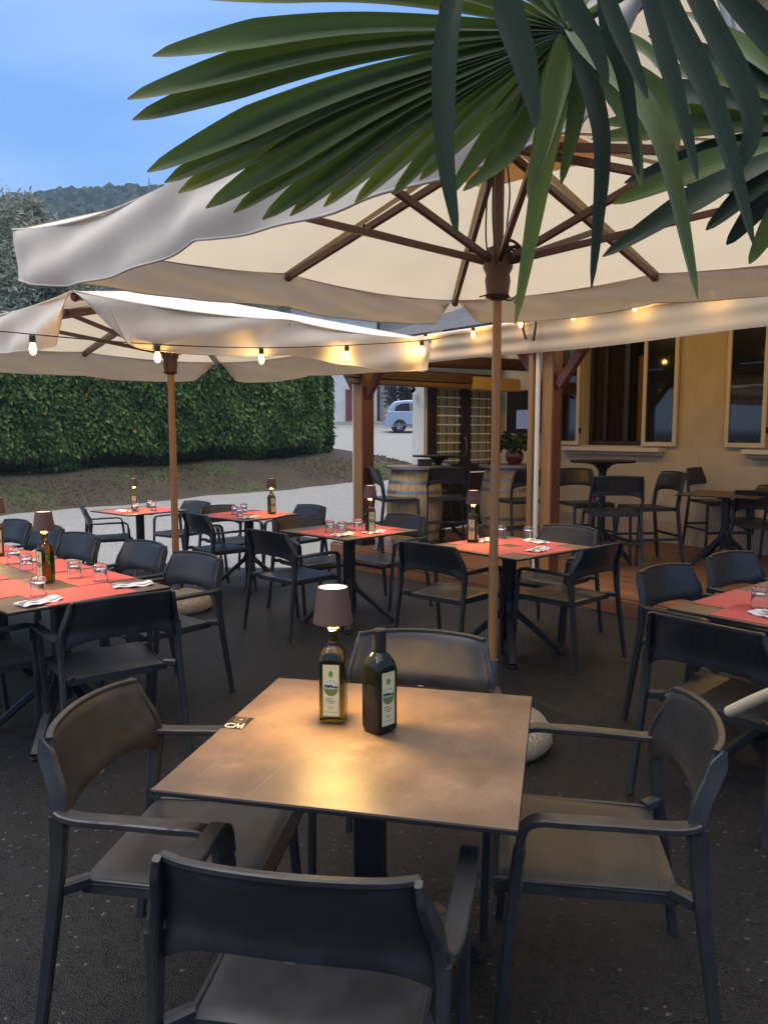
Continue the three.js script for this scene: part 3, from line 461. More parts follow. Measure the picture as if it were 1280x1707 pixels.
// ------------------------------------------------------------------ market umbrellas
function umbrella(name, label, x, z, rim, apex, half, o) {
  const u = thing(name, label, 'umbrella', [x, gh(x, z), z], o.turn); const g0 = u.position.y; rim -= g0; apex -= g0;
  // square canopy whose corners lie on the local axes +-x, +-z
  const R = half * Math.SQRT2, corners = [V(0, 0, R), V(R, 0, 0), V(0, 0, -R), V(-R, 0, 0)];
  const cy = (r, t, s) => apex - (apex - rim) * Math.pow(r, 1.04) - o.sag * (.6 * Math.pow(Math.abs(Math.sin(Math.PI * t * 2)), .8) + o.mid[s] * Math.sin(Math.PI * t)) * r * r * r;
  const edge = (s, t) => corners[s].clone().lerp(corners[(s + 1) % 4], t);
  const cg = [];
  for (let s = 0; s < 4; s++) { const g = grid((a, b) => { const e = edge(s, a).multiplyScalar(b); e.y = cy(b, a, s); return e; }, 32, 18); const q = g.attributes.position, uv = g.attributes.uv; for (let i = 0; i < q.count; i++) uv.setXY(i, q.getX(i), q.getZ(i)); cg.push(g); }
  mesh('canopy', cg, M.canopy, u);
  for (let k = 0; k < 8; k++) { // stitched double seam over every rib, and a hem band along each valance below
    const s = Math.floor(k / 2), f = k % 2; const g = grid((a, b) => { const r = lerp(.03, .995, b), c0 = edge(s, f * .5).multiplyScalar(r), side = V(-c0.z, 0, c0.x).normalize(); c0.addScaledVector(side, (a - .5) * .05); c0.y = cy(r, f * .5, s) - .005; return c0; }, 1, 16); mesh('seam', g, M.seam, u); }
  for (let s = 0; s < 4; s++) {
    const n = edge(s, .5).normalize(), slit0 = o.slits.includes(s), slit1 = o.slits.includes((s + 1) % 4), along = corners[(s + 1) % 4].clone().sub(corners[s]).normalize(), len = corners[s].distanceTo(corners[(s + 1) % 4]);
    const g = grid((a, w) => {
      const d0 = a * len, d1 = (1 - a) * len; let drop = o.val[s] * (1 + .05 * Math.sin(a * 9 + s * 2)); const e = edge(s, a); let pull = 0;
      if (slit0) { drop *= .25 + .75 * Math.sqrt(smooth(0, .14, d0)); pull += o.pull * (1 - smooth(0, .55, d0)); }
      if (slit1) { drop *= .25 + .75 * Math.sqrt(smooth(0, .14, d1)); pull -= o.pull * (1 - smooth(0, .55, d1)); }
      const round0 = !slit0 ? 1 - smooth(0, .10, d0) : 0, round1 = !slit1 ? 1 - smooth(0, .10, d1) : 0;
      e.y = cy(1, a, s) - w * drop; e.addScaledVector(along, pull * w * w); if (!slit0) e.addScaledVector(along, .055 * w * (1 - smooth(0, .3, d0))); if (!slit1) e.addScaledVector(along, -.055 * w * (1 - smooth(0, .3, d1)));
      const wave = (.009 * Math.sin(a * 13 + s * 1.7) + .010 * Math.sin(a * 23 + s * 4.1 + w * 2) + .012 * Math.sin(a * 47 + s)) * w + .024 * Math.sin(w * 2.6) * (1 - .5 * (round0 + round1)) + .012 * Math.sin(w * 7 + a * 18);
      e.addScaledVector(n, wave * (1 - .75 * (round0 + round1))); return e;
    }, 96, 14);
    const q = g.attributes.position, uv = g.attributes.uv; for (let i = 0; i < q.count; i++) uv.setXY(i, uv.getX(i) * len, q.getY(i));
    const vl = mesh('valance', g, M.valance, u);
    const row = 14 * 97, hp = []; for (let i = 0; i <= 96; i += 2) hp.push([q.getX(row + i), q.getY(row + i), q.getZ(row + i)]);
    mesh('hem', tube(hp, .0045, 120, 5), M.valance, vl);
    // piping along the top edge
    mesh('piping', tube(Array.from({ length: 17 }, (_, i) => { const e = edge(s, i / 16); return [e.x, cy(1, i / 16, s) + .002, e.z]; }), .006, 48, 6), M.valance, u);
  }
  const runY = o.run - g0;
  for (let k = 0; k < 8; k++) {
    const e = k % 2 ? edge((k - 1) / 2, .5) : corners[k / 2].clone(), d = e.clone().normalize(), end = e.clone().multiplyScalar(.985);
    const hub = d.clone().multiplyScalar(.05), drop = k % 2 ? cy(1, .5, (k - 1) / 2) - rim : 0, yAt = (f) => lerp(apex, rim + drop, f) - .032;
    const rb = mesh('rib', bar([hub.x, yAt(.03) - .03, hub.z], [end.x, yAt(.985), end.z], .028, .036), M.ribWood, u);
    mesh('end_cap', new THREE.SphereGeometry(.026, 10, 8).translate(end.x, yAt(.985), end.z), M.ribWood, rb);
    const f = .56, q = e.clone().multiplyScalar(f), s0 = d.clone().multiplyScalar(.055);
    mesh('strut', bar([s0.x, runY, s0.z], [q.x, yAt(f) - .02, q.z], .024, .032), M.ribWood, u);
    mesh('bracket', box(.034, .05, .034, .004, q.x, yAt(f) - .015, q.z), M.black, u);
  }
  const pr = o.pr;
  mesh('pole', rod([0, .40, 0], [0, apex - .12, 0], pr, pr * .92, 20), M.pole, u);
  mesh('upper_pole', rod([0, runY + .06, 0], [0, apex - .1, 0], pr * 1.12, pr * 1.12, 16), M.ribWood, u);
  mesh('hub', lathe([[0, apex - .02], [.07, apex - .03], [.075, apex - .07], [.05, apex - .085], [.062, apex - .10], [.058, apex - .13], [pr * 1.1, apex - .15]], 20), M.ribWood, u);
  mesh('runner', lathe([[pr * 1.05, runY + .07], [.05, runY + .06], [.066, runY + .03], [.07, runY - .03], [.055, runY - .06], [.06, runY - .09], [.052, runY - .15], [.058, runY - .165], [pr * 1.05, runY - .18]], 20), M.ribWood, u);
  if (o.ropes) { for (const q of [tube([[.02, apex - .1, .045], [.04, lerp(runY, apex, .5), .06], [.03, runY + .1, .06], [.06, runY - .02, .07]], .004, 24, 6), tube([[-.03, apex - .1, .045], [-.035, runY + .2, .055], [-.02, runY - .03, .075]], .004, 24, 6), tube([[-.05, apex - .1, .02], [-.06, runY + .1, .02], [-.05, runY, .05]], .004, 24, 6), tube([[-.09, runY - .17, .05], [-.03, runY - .16, .075], [.05, runY - .19, .08], [.1, runY - .13, .05], [.07, runY - .2, .05]], .0035, 24, 6)]) mesh('rope', q, M.cord, u);
    const kn = []; for (let k = 0; k < 3; k++) kn.push(new THREE.TorusGeometry(.035, .007, 8, 18).rotateX(k * 1.1).rotateY(k).translate(.06, runY + .02 + k * .02, .05)); mesh('rope_knot', kn, M.cord, u); }
  for (let s = 0; s < 4; s++) for (const half2 of [0, 1]) { const g = grid((a, b) => { const t = lerp(half2 * .5 + .06, half2 * .5 + .44, a), r = lerp(.12, .24, b), e = edge(s, t).multiplyScalar(r); e.y = cy(r, t, s) - .006; return e; }, 6, 4); mesh('apex_patch', g, M.patch, u); }
  mesh('sleeve', rod([0, .08, 0], [0, .43, 0], pr * 1.3, pr * 1.3, 20), M.metalGrey, u);
  const pts = [[0, .0], [.27, .0], [.30, .04], [.295, .09], [.26, .14], [.18, .165], [.09, .17], [.06, .17], [.05, .19], [0, .19]]; const bg = lathe(pts, 40); { const q = bg.attributes.position, uv = bg.attributes.uv; for (let i = 0; i < q.count; i++) uv.setXY(i, q.getX(i) + q.getY(i) * .7, q.getZ(i) + q.getY(i) * .6); }
  u.traverse((m) => { if (m.geometry && o.tilt) { const q = m.geometry.attributes.position; for (let i = 0; i < q.count; i++) if (q.getY(i) > 1.9) q.setY(i, q.getY(i) - o.tilt * q.getZ(i)); } });
  mesh('base', bg, M.pebble, u).userData.label = 'round washed pebble concrete base';
  return u;
}
umbrella('market_umbrella', 'large square cream umbrella on a wooden pole, nearest, above the front tables', .53, -3.70, 2.47, 2.91, 1.59, { turn: .0, tilt: .024, mid: [0, 0, 0, 1.1], val: [.25, .17, .185, .235], sag: .06, slits: [0, 2], pull: .10, run: 2.33, pr: .022, ropes: true });
umbrella('market_umbrella', 'square cream umbrella standing further back at left before the hedge', -1.80, -6.62, 2.32, 2.70, 1.56, { turn: .03, mid: [0, 0, 0, 0], val: [.25, .22, .22, .25], sag: .05, slits: [0, 2], pull: .20, run: 2.20, pr: .03, ropes: false });

// ------------------------------------------------------------------ chairs
const armH = .62;
function chairParts(t, armless = false, sy = 0) { // sy lifts the seat for bar stools
  const up = sy;
  // seat: shallow dish with a rolled front edge
  const seatF = (u, v) => { const s = u * 2 - 1, w = lerp(.225, .238, smooth(0, 1, v)); const z = lerp(-.215, .235, v); const y = .444 - .010 * (1 - s * s) * Math.sin(v * 3.1) - .004 + (v > .9 ? -Math.pow((v - .9) / .1, 2) * .028 : 0) - (1 - v) * .012 - Math.pow(Math.abs(s), 10) * .006; return V(s * w, y + up, z); };
  mesh('seat', slab(seatF, 18, 20, .014), M.plastic, t);
  mesh('apron', [sweep([[-.216, .417 + up, -.215], [-.228, .417 + up, .225]], () => [.012, .038]), sweep([[.216, .417 + up, -.215], [.228, .417 + up, .225]], () => [.012, .038]), sweep([[-.228, .398 + up, .220], [.228, .398 + up, .220]], () => [.014, .028], V(0, 0, 1), 6), sweep([[-.22, .413 + up, -.205], [.22, .413 + up, -.205]], () => [.014, .032], V(0, 0, 1), 6)], M.plastic, t);
  // backrest: curved panel between two raked stiles, lower edge arched
  const backF = (u, v) => { const s = u * 2 - 1, lo = .598 - .052 * Math.pow(Math.abs(s), 5) + .012 * (1 - s * s), hi = .798 - .011 * s * s, y = lerp(lo, hi, v); const rake0 = -.205 - .095 * ((y - .56) / .26), rake = Math.min(rake0, lerp(-.236, -.243, smooth(.6, .5, y))); return V(s * (.227 + Math.min(.795 - y, .22) * .19), y + up, rake - .036 * (1 - s * s) + .012 * Math.pow(Math.abs(s), 8)); };
  const bk = mesh('backrest', slab(backF, 26, 12, .013), M.plastic, t);
  mesh('rim', sweep(Array.from({ length: 13 }, (_, i) => { const p = backF(i / 12, 1); return [p.x, p.y + .002, p.z - .003]; }), () => [.014, .018], V(0, 1, 0), 26), M.plastic, bk);
  for (const s of [-1, 1]) {
    if (!armless) {
      mesh('stile', sweep([[s * .230, .794, -.299], [s * .241, .73, -.273], [s * .258, .66, -.243], [s * .268, .585, -.237]], (t) => [.014 + .010 * t, lerp(.016, .044, smooth(0, .2, t))]), M.plastic, bk);
      mesh('armrest', sweep([[s * .266, armH + .008, -.240], [s * .271, armH + .003, -.220], [s * .279, armH + .001, -.17], [s * .286, armH + .004, -.05], [s * .29, armH + .004, .06], [s * .29, armH + .002, .125], [s * .289, armH - .022, .158], [s * .288, armH - .08, .168]], (t) => [.046 - .010 * Math.abs(t - .5), .018 + .012 * Math.max(0, t - .8) * 5 * .3], V(1, 0, 0), 34), M.plastic, t);
      mesh('leg', sweep([[s * .288, armH - .07, .167], [s * .28, .44, .178], [s * .272, 0, .215]], (t) => [.026 - .002 * t, lerp(.030, .026, t)], V(1, 0, 0), 12), M.plastic, t);
      mesh('leg', sweep([[s * .27, .62, -.238], [s * .268, .45, -.252], [s * .283, 0, -.315]], (t) => [.024, lerp(.046, .028, t)], V(1, 0, 0), 12), M.plastic, t);
      mesh('seat_joint', sweep([[s * .222, .42, .165], [s * .275, .42, .178]], () => [.03, .036], V(0, 0, 1), 4), M.plastic, t);
      mesh('seat_joint', sweep([[s * .215, .43, -.2], [s * .258, .43, -.244]], () => [.03, .032], V(0, 0, 1), 4), M.plastic, t);
    } else {
      mesh('stile', sweep([[s * .230, .794 + up, -.299], [s * .240, .72 + up, -.27], [s * .248, .60 + up, -.235], [s * .245, .44 + up, -.21]], (t) => [.016 + .006 * t, lerp(.016, .044, smooth(0, .2, t))]), M.plastic, bk);
      mesh('leg', sweep([[s * .236, .43 + up, .20], [s * .252, .2 + up * .4, .225], [s * .262, 0, .235]], () => [.026, .03], V(1, 0, 0), 10), M.plastic, t);
      mesh('leg', sweep([[s * .243, .45 + up, -.212], [s * .254, .2 + up * .4, -.25], [s * .268, 0, -.29]], () => [.026, .036], V(1, 0, 0), 10), M.plastic, t);
    }
  }
  if (up > 0) { mesh('footrest', [bar([-.25, .24, .23], [.25, .24, .23], .03, .028), bar([-.255, .30, -.25], [.255, .30, -.25], .024, .026), bar([-.255, .27, .22], [-.255, .27, -.25], .022, .026), bar([.255, .27, .22], [.255, .27, -.25], .022, .026)], M.plastic, t); }
  mesh('name_plate', box(.022, .006, .003, .001, 0, .608 + up, -.262 - .009), M.steel, bk);
}
const chairProto = thing('armchair', '', 'chair'); chairParts(chairProto);
let chairUsed = false;
// mx, mz: where the middle of the top of the backrest is; fx, fz: the way the sitter faces
function chair(mx, mz, fx, fz, label, group, back = .30, y) {
  const l = Math.hypot(fx, fz), px = mx + fx / l * back, pz = mz + fz / l * back, pos = [px, y ?? gh(px, pz) + .006, pz], turn = Math.atan2(fx, fz);
  if (!chairUsed) { chairUsed = true; chairProto.position.set(...pos); chairProto.rotation.set(0, turn, 0); Object.assign(chairProto.userData, { label, group }); return chairProto; }
  return copy(chairProto, 'armchair', label, pos, turn, group);
}
const GF = 'armchairs around the bare front table', GL = 'armchairs along the long set table at left', GB = 'armchairs around the set tables at the back', GR = 'armchairs around the set table at right';
chair(-.17, -1.24, .17, -.985, 'nearest armchair, seen from behind at the near side of the bare table', GF);
chair(-.80, -2.04, .985, .14, 'armchair at the left side of the bare front table, brown lit backrest', GF);
chair(.83, -1.96, -.985, -.16, 'armchair at the right side of the bare front table, seat towards us', GF);
chair(.14, -2.78, -.2, .98, 'armchair at the far side of the bare table, behind the two bottles', GF);
chair(-1.17, -3.43, -.6, -.8, 'armchair with its back to us at the near end of the long left table', GL);
chair(-1.12, -4.63, -.66, .75, 'armchair at the long left table beside the pebble umbrella base', GL);
chair(-1.59, -5.14, -.66, .75, 'second armchair along the far side of the long left table', GL);
chair(-2.18, -5.56, -.66, .75, 'third armchair along the far side of the long left table', GL);
chair(-2.63, -6.05, -.66, .75, 'fourth armchair along the far side of the long left table, behind the lamp', GL);
chair(-3.05, -6.42, -.66, .75, 'farthest armchair of the long left table, at the left frame edge', GL);
chair(-2.18, -3.48, .68, -.73, 'armchair at the near side of the long left table, cut by the left frame edge', GL);
chair(-3.50, -8.95, .9, -.42, 'armchair on the left of the small set table nearest the hedge', GB);
chair(-2.42, -10.0, -.55, .83, 'armchair behind the left umbrella pole, at the set table nearest the hedge', GB);
chair(-1.85, -7.50, .75, -.66, 'armchair left of the middle set table, just right of the left umbrella pole', GB);
chair(-1.93, -8.95, .69, .72, 'brown lit armchair on the far left side of the middle set table', GB);
chair(-.85, -9.05, -.66, .75, 'armchair on the far right of the middle set table, before the gravel lot', GB);
chair(-.88, -5.73, .70, -.71, 'armchair left of the set table by the left pergola post', GB);
chair(-.80, -6.89, .67, .74, 'brown lit armchair on the far side of the set table by the left pergola post', GB);
chair(.21, -6.99, -.70, .71, 'armchair on the right of the set table by the left pergola post', GB);
chair(.28, -5.06, .66, -.75, 'armchair left of the set table behind the main umbrella pole', GB);
chair(1.46, -6.03, -.70, .71, 'grey lit armchair before the right pergola post, far side of its table', GB);
chair(1.43, -5.00, -.67, -.74, 'armchair with its back to us on the right of the table behind the main pole', GB);
chair(1.24, -2.95, .77, -.64, 'large dark armchair with its back to us at the near end of the right table', GR);
chair(1.53, -4.19, .60, .80, 'first armchair on the far side of the right table, before the deck step', GR);
chair(2.10, -4.66, .55, .83, 'second armchair on the far side of the right table, by the right frame edge', GR);
// bar stools on the deck
const stoolProto = thing('bar_stool', '', 'stool'); chairParts(stoolProto, true, .165); let stoolUsed = false;
function stool(px, d, fx, fz, label) { const x = (px - 640) / F_PX * d, turn = Math.atan2(fx, fz), pos = [Math.round(x * 1000) / 1000, DECK, -d], g = 'black bar stools on the deck'; if (!stoolUsed) { stoolUsed = true; stoolProto.position.set(...pos); stoolProto.rotation.y = turn; Object.assign(stoolProto.userData, { label, group: g }); } else copy(stoolProto, 'bar_stool', label, pos, turn, g); }
stool(660, 9.35, .97, -.25, 'bar stool seen from the side, left of the left barrel');
stool(743, 9.55, -.05, -1, 'bar stool with its back to us before the left bar table');
stool(716, 10.5, -.3, .95, 'bar stool behind the left bar table, facing us beside the left barrel');
stool(868, 9.1, -.35, -.94, 'bar stool before the right barrel, just left of the right pergola post');
stool(1020, 7.75, .08, -1, 'bar stool with its back to us before the right bar table under the window');
stool(1080, 8.25, -.93, .15, 'bar stool at the right end of the right bar table, seen from the side');
stool(976, 8.75, .25, .95, 'bar stool behind the right bar table, partly hidden by the pergola post');

// ------------------------------------------------------------------ tables
function tableParts(t, s = .80, mt = M.tabletop) {
  const tp = mesh('tabletop', box(s - .003, .003, s - .003, .001, 0, .7487, 0), mt, t); mesh('table_edge', box(s, .0105, s, .002, 0, .7422, 0), M.black, tp);
  mesh('support_plate', [box(.36, .012, .36, .004, 0, .731, 0), box(.5, .02, .05, .004, 0, .722, 0), box(.05, .02, .5, .004, 0, .722, 0)], M.black, t);
  mesh('column', box(.075, .56, .075, .01, 0, .45, 0), M.black, t);
  for (let k = 0; k < 4; k++) { const a = Math.PI / 4 + k * Math.PI / 2, c = Math.cos(a), n = Math.sin(a); mesh('leg', [sweep([[c * .02, .36, n * .02], [c * .06, .28, n * .06], [c * .36, .018, n * .36]], (q) => [.05, .05 - .015 * q], V(-n, 0, c), 12, .2), box(.05, .016, .05, .005, c * .36, .008, n * .36)], M.black, t); }
}
const GT = 'small square tables laid with red mats';
const tProto = thing('dining_table', 'bare square brown laminate table in the foreground with two bottles', 'table', [-.036, .006, -1.935], -.222); tableParts(tProto);
const T = {};
function table(key, x, z, turn, label, group, y) { T[key] = { x, z, turn, y: (y ?? gh(x, z) + .006) + .75 }; copy(tProto, 'dining_table', label, [x, T[key].y - .75, z], turn, group); }
T.front = { x: -.036, z: -1.935, turn: -.222, y: .756 };
const LA = V(-.728, 0, -.686), LB = V(.686, 0, -.728), L0 = V((-1.63 - 1.077) / 2, 0, (-3.26 - 3.907) / 2), LT = Math.atan2(.728, .686);
for (let k = 0; k < 4; k++) { const c = L0.clone().addScaledVector(LA, .405 + k * .806); table('L' + k, c.x, c.z, LT, ['near end square table of the long table row at left', 'second square table of the long row at left, under the bottle lamp', 'third square table of the long row at left', 'last square table of the long row at left, outside the left edge'][k], 'tables pushed together in the left row'); }
table('F1', -2.86, -9.02, .87, 'small set table nearest the hedge, behind the left umbrella pole', GT);
table('M', -1.40, -7.97, .87, 'small set table in the middle distance before the gravel lot', GT);
table('N', -.28, -6.15, .80, 'small set table just in front of the left pergola post', GT);
table('O', .866, -5.28, .72, 'small set table behind the main umbrella pole, before the deck', GT);
const RA = V(.77, 0, -.638), RB = V(.638, 0, .77), R0 = V(1.238, 0, -3.407);
{ const c = R0.clone().addScaledVector(RA, .42).addScaledVector(RB, .42); table('R0', c.x, c.z, Math.atan2(.638, .77), 'set table at the right frame edge with red mats and a napkin', 'tables pushed together at right'); const c2 = c.clone().addScaledVector(RA, .806); table('R1', c2.x, c2.z, Math.atan2(.638, .77), 'second table joined to the right hand table, beyond the frame edge', 'tables pushed together at right'); }
// point on a table: local (lx, lz) in the table's own axes
const onT = (k, lx, lz, dy = 0) => { const t = T[k], c = Math.cos(t.turn), s = Math.sin(t.turn); return [t.x + lx * c + lz * s, t.y + dy, t.z - lx * s + lz * c]; };

// place settings
const matGeo = box(.44, .003, .32, .001), NAMES = { L0: 'near table of the left row', L1: 'second table of the left row', L2: 'third table of the left row', F1: 'table nearest the hedge', M: 'middle distance table', N: 'table by the left post', O: 'table behind the main pole', R0: 'right hand table', R1: 'far right table' };
const said = {};
function sideWord(k, lx, lz, kind) { const p = onT(k, lx, lz), dx = p[0] - T[k].x, dz = p[2] - T[k].z, a = Math.abs(dx), b = Math.abs(dz), h = dx > 0 ? 'right' : 'left', v = dz > 0 ? 'near' : 'far'; let w = a > 2.2 * b ? h : b > 2.2 * a ? v : v + ' ' + h; const key = k + kind; said[key] ??= []; for (const alt of [w, v + ' ' + h, h, v, v + ' middle', 'middle']) if (!said[key].includes(alt)) { w = alt; break; } said[key].push(w); return w; }
function placemat(k, lx, lz, r = 0) { const m = mesh('placemat', matGeo, M.mat); m.position.set(...onT(k, lx, lz, .002)); m.rotation.y = T[k].turn + r; tag(m, `red paper placemat at the ${sideWord(k, lx, lz, 'mat')} side of the ${NAMES[k]}`, 'placemat', 'red placemats on the set tables'); }
const napGeo = slab((u, v) => V((u - .5) * .20, .006 + .004 * Math.sin(u * 7 + v * 3) * Math.sin(v * 5) + .003 * Math.sin(u * 15), (v - .5) * .10 + .008 * Math.sin(u * 5)), 14, 10, .008);
function napkin(k, lx, lz, r) { const side = sideWord(k, lx, lz, 'nap'), o = thing('napkin', `folded white paper napkin at the ${side} side of the ${NAMES[k]}`, 'napkin', onT(k, lx, lz, .0035), T[k].turn + r, 'white napkins on the set tables'); mesh('folded_sheet', napGeo, M.napkin, o); mesh('folded_sheet', napGeo.clone().scale(.9, .7, .55).translate(.004, .009, .004), M.napkin, o);
  const f = thing('knife', `table knife on the ${side} side napkin of the ${NAMES[k]}`, 'knife', onT(k, lx + .0, lz + .0, .021), T[k].turn + r + .12, 'knives on the napkins'); mesh('blade', sweep([[-.02, 0, 0], [.05, 0, 0], [.105, 0, .004]], (t) => [.016 - .008 * t, .0018], V(0, 0, 1), 10), M.steel, f); mesh('handle', sweep([[-.11, 0, 0], [-.05, .001, 0], [-.02, 0, 0]], (t) => [.013 - .004 * t, .006], V(0, 0, 1), 8), M.steel, f); }
// tumbler standing on its mouth, heavy base uppermost
const tumblerGeo = lathe([[.036, 0], [.0375, .001], [.0365, .02], [.0345, .06], [.033, .082], [.029, .092], [.02, .095], [.006, .092], [0, .09]].concat([[0, .072], [.012, .073], [.026, .070], [.031, .06], [.0335, .02], [.0345, .001], [.036, 0]]), 28);
const facetGeo = (() => { const l = []; for (let k = 0; k < 12; k++) { const a = k / 12 * 6.283; l.push(box(.011, .02, .006, .002, 0, .077, .0325).rotateY(a)); } return merge(l); })();
function tumbler(k, lx, lz, what) { const o = thing('tumbler', `upturned clear tumbler, ${sideWord(k, lx, lz, 'tum')} on the ${NAMES[k]}`, 'glass', onT(k, lx, lz, .004), rnd() * 6, 'upturned tumblers on the set tables'); mesh('glass_body', tumblerGeo, M.glass, o); mesh('facets', facetGeo, M.glass, o); }
// oil bottles
const sq = (R, p, y, n = 40) => { const a = []; for (let i = 0; i < n; i++) { const t = i / n * 2 * Math.PI, c = Math.cos(t), s = Math.sin(t), k = Math.pow(Math.pow(Math.abs(c), p) + Math.pow(Math.abs(s), p), -1 / p); a.push(V(c * k * R, y, s * k * R)); } return a; };
function bottleGeo() {
  const prof = [[0, .004, 2], [.029, .001, 4], [.034, .004, 6], [.0355, .012, 7], [.0355, .168, 7], [.0350, .176, 5.5], [.0325, .189, 4], [.027, .200, 2.8], [.019, .209, 2.2], [.0155, .216, 2], [.0145, .225, 2], [.0145, .243, 2], [.0165, .244, 2], [.0165, .252, 2], [.0145, .254, 2], [.0145, .262, 2], [0, .262, 2]];
  const n = 40, rows = prof.map(([r, y, p]) => sq(Math.max(r, 1e-4), p, y, n)), pos = [], idx = []; rows.forEach((r) => r.forEach((q) => pos.push(q.x, q.y, q.z)));
  for (let j = 0; j + 1 < rows.length; j++) for (let i = 0; i < n; i++) { const a = j * n + i, b = j * n + (i + 1) % n; idx.push(a, a + n, b, b, a + n, b + n); }
  const g = new THREE.BufferGeometry(); g.setAttribute('position', new THREE.Float32BufferAttribute(pos, 3)); g.setIndex(idx); return boxUV(toCreasedNormals(g, .7));
}
const BG = bottleGeo();
const labelTex = cv2(192, 512, (g, w, h) => {
  g.fillStyle = '#d9d2ae'; g.fillRect(0, 0, w, h); g.strokeStyle = '#9a9468'; g.lineWidth = 3; g.strokeRect(7, 7, w - 14, h - 14);
  g.fillStyle = '#8a8a52'; for (let i = 0; i < 8; i++) g.fillRect(34 + i * 15, 26, 11, 5);
  g.fillStyle = '#7f9a2e'; g.beginPath(); g.ellipse(92, 92, 26, 34, 0, 0, 7); g.fill(); g.fillStyle = '#5d7a20'; for (let i = 0; i < 7; i++) { g.beginPath(); g.ellipse(80 + (i % 3) * 12, 78 + Math.floor(i / 3) * 14, 6, 7, .4, 0, 7); g.fill(); }
  // oval with hills, a dark farmhouse and olive rows
  g.save(); g.beginPath(); g.ellipse(96, 232, 78, 74, 0, 0, 7); g.clip(); g.fillStyle = '#cfd3cf'; g.fillRect(0, 150, w, 170); g.fillStyle = '#8c9aa0'; g.beginPath(); g.moveTo(10, 230); g.quadraticCurveTo(60, 180, 110, 215); g.quadraticCurveTo(150, 190, 190, 225); g.lineTo(190, 320); g.lineTo(0, 320); g.fill(); g.fillStyle = '#1d211c'; g.fillRect(20, 200, 92, 16); g.fillRect(60, 216, 110, 12); g.fillStyle = '#e8e6d6'; g.fillRect(78, 222, 16, 16); g.fillRect(112, 226, 14, 14); g.fillStyle = '#6d8030'; g.fillRect(0, 244, w, 90); g.fillStyle = '#4d6120'; for (let i = 0; i < 14; i++) g.fillRect(16 + i * 12, 250 + (i % 3) * 14, 8, 7); g.restore();
  g.strokeStyle = '#55603a'; g.lineWidth = 4; g.beginPath(); g.ellipse(96, 232, 78, 74, 0, 0, 7); g.stroke();
  g.strokeStyle = '#4a4a34'; g.lineWidth = 5; for (const [y, a, b] of [[336, 40, 118], [358, 32, 150], [378, 60, 128]]) { g.beginPath(); for (let x = a; x < b; x += 4) { const yy = y + 5 * Math.sin(x * .55) * Math.sin(x * .17 + y); x === a ? g.moveTo(x, yy) : g.lineTo(x, yy); } g.stroke(); }
  g.lineWidth = 3; for (const [y, a, b] of [[418, 50, 130], [436, 62, 118], [470, 24, 168]]) { g.beginPath(); for (let x = a; x < b; x += 3) { const yy = y + 2.5 * Math.sin(x * .9 + y); x === a ? g.moveTo(x, yy) : g.lineTo(x, yy); } g.stroke(); }
});
M.label = std({ c: [.80, .76, .66], map: labelTex, roughness: .6 });
function paperLabel(w, h) { const g = new THREE.PlaneGeometry(w, h, 8, 1), p = g.attributes.position; for (let i = 0; i < p.count; i++) p.setZ(i, -Math.pow(Math.abs(p.getX(i)) / (w / 2), 4) * .0012); g.computeVertexNormals(); return g; }
function bottleParts(t, glassMat) {
  mesh('bottle_glass', BG, glassMat, t);
  mesh('label', paperLabel(.047, .142).translate(0, .094, .0362), M.label, t);
}
const shadeGeo = lathe([[.0385, .098], [.0405, .0985], [.0545, .002], [.0535, 0], [.0525, .002], [.0385, .0955]], 48);
function lampParts(t, lit) {
  bottleParts(t, M.bottle);
  mesh('stopper', lathe([[0, .254], [.0155, .254], [.016, .258], [.016, .276], [0, .276]], 24), M.gold, t);
  const s = mesh('lamp_shade', shadeGeo.clone().translate(0, .272, 0), M.shade, t);
  mesh('lamp_diffuser', new THREE.CylinderGeometry(.0388, .0388, .004, 40).translate(0, .272 + .0935, 0), lit ? M.diffuser : M.diffuserDim, s);
  mesh('lamp_ring', new THREE.RingGeometry(.018, .044, 40, 1).rotateX(Math.PI / 2).translate(0, .272 + .022, 0), M.led, s);
  mesh('lamp_housing', new THREE.CylinderGeometry(.017, .045, .06, 32).translate(0, .272 + .055, 0), M.cream, s);
}
const lampProto = thing('bottle_lamp', 'lit cordless lamp with brown shade on an oil bottle, on the front table', 'lamp', onT('front', -.09, -.09), -.20); lampParts(lampProto, true);
const GLP = 'bottle lamps on the set tables';
function glowLight(k, lx, lz, power, h = .285) { const l = new THREE.RectAreaLight(WARM, power, .07, .07); l.position.set(...onT(k, lx, lz, h)); l.lookAt(l.position.x, l.position.y - 1, l.position.z); scene.add(l); }
const lamps = [['front', -.105, -.10, 60], ['L0', .035, .24, 24], ['L2', -.1, -.05, 24], ['F1', .02, .05, 40], ['M', .1, -.05, 40], ['N', .05, .24, 26], ['O', -.28, .06, 30]];
T.front.name = 'front';
function settle(k, px, pz) { const t = T[k], c = Math.cos(t.turn), s = Math.sin(t.turn), dx = px - t.x, dz = pz - t.z; return [dx * c - dz * s, dx * s + dz * c]; } // world to table axes
const put = (k, px, pz) => settle(k, px, pz).map((v) => clamp(Math.round(v * 1000) / 1000, -.37, .37));
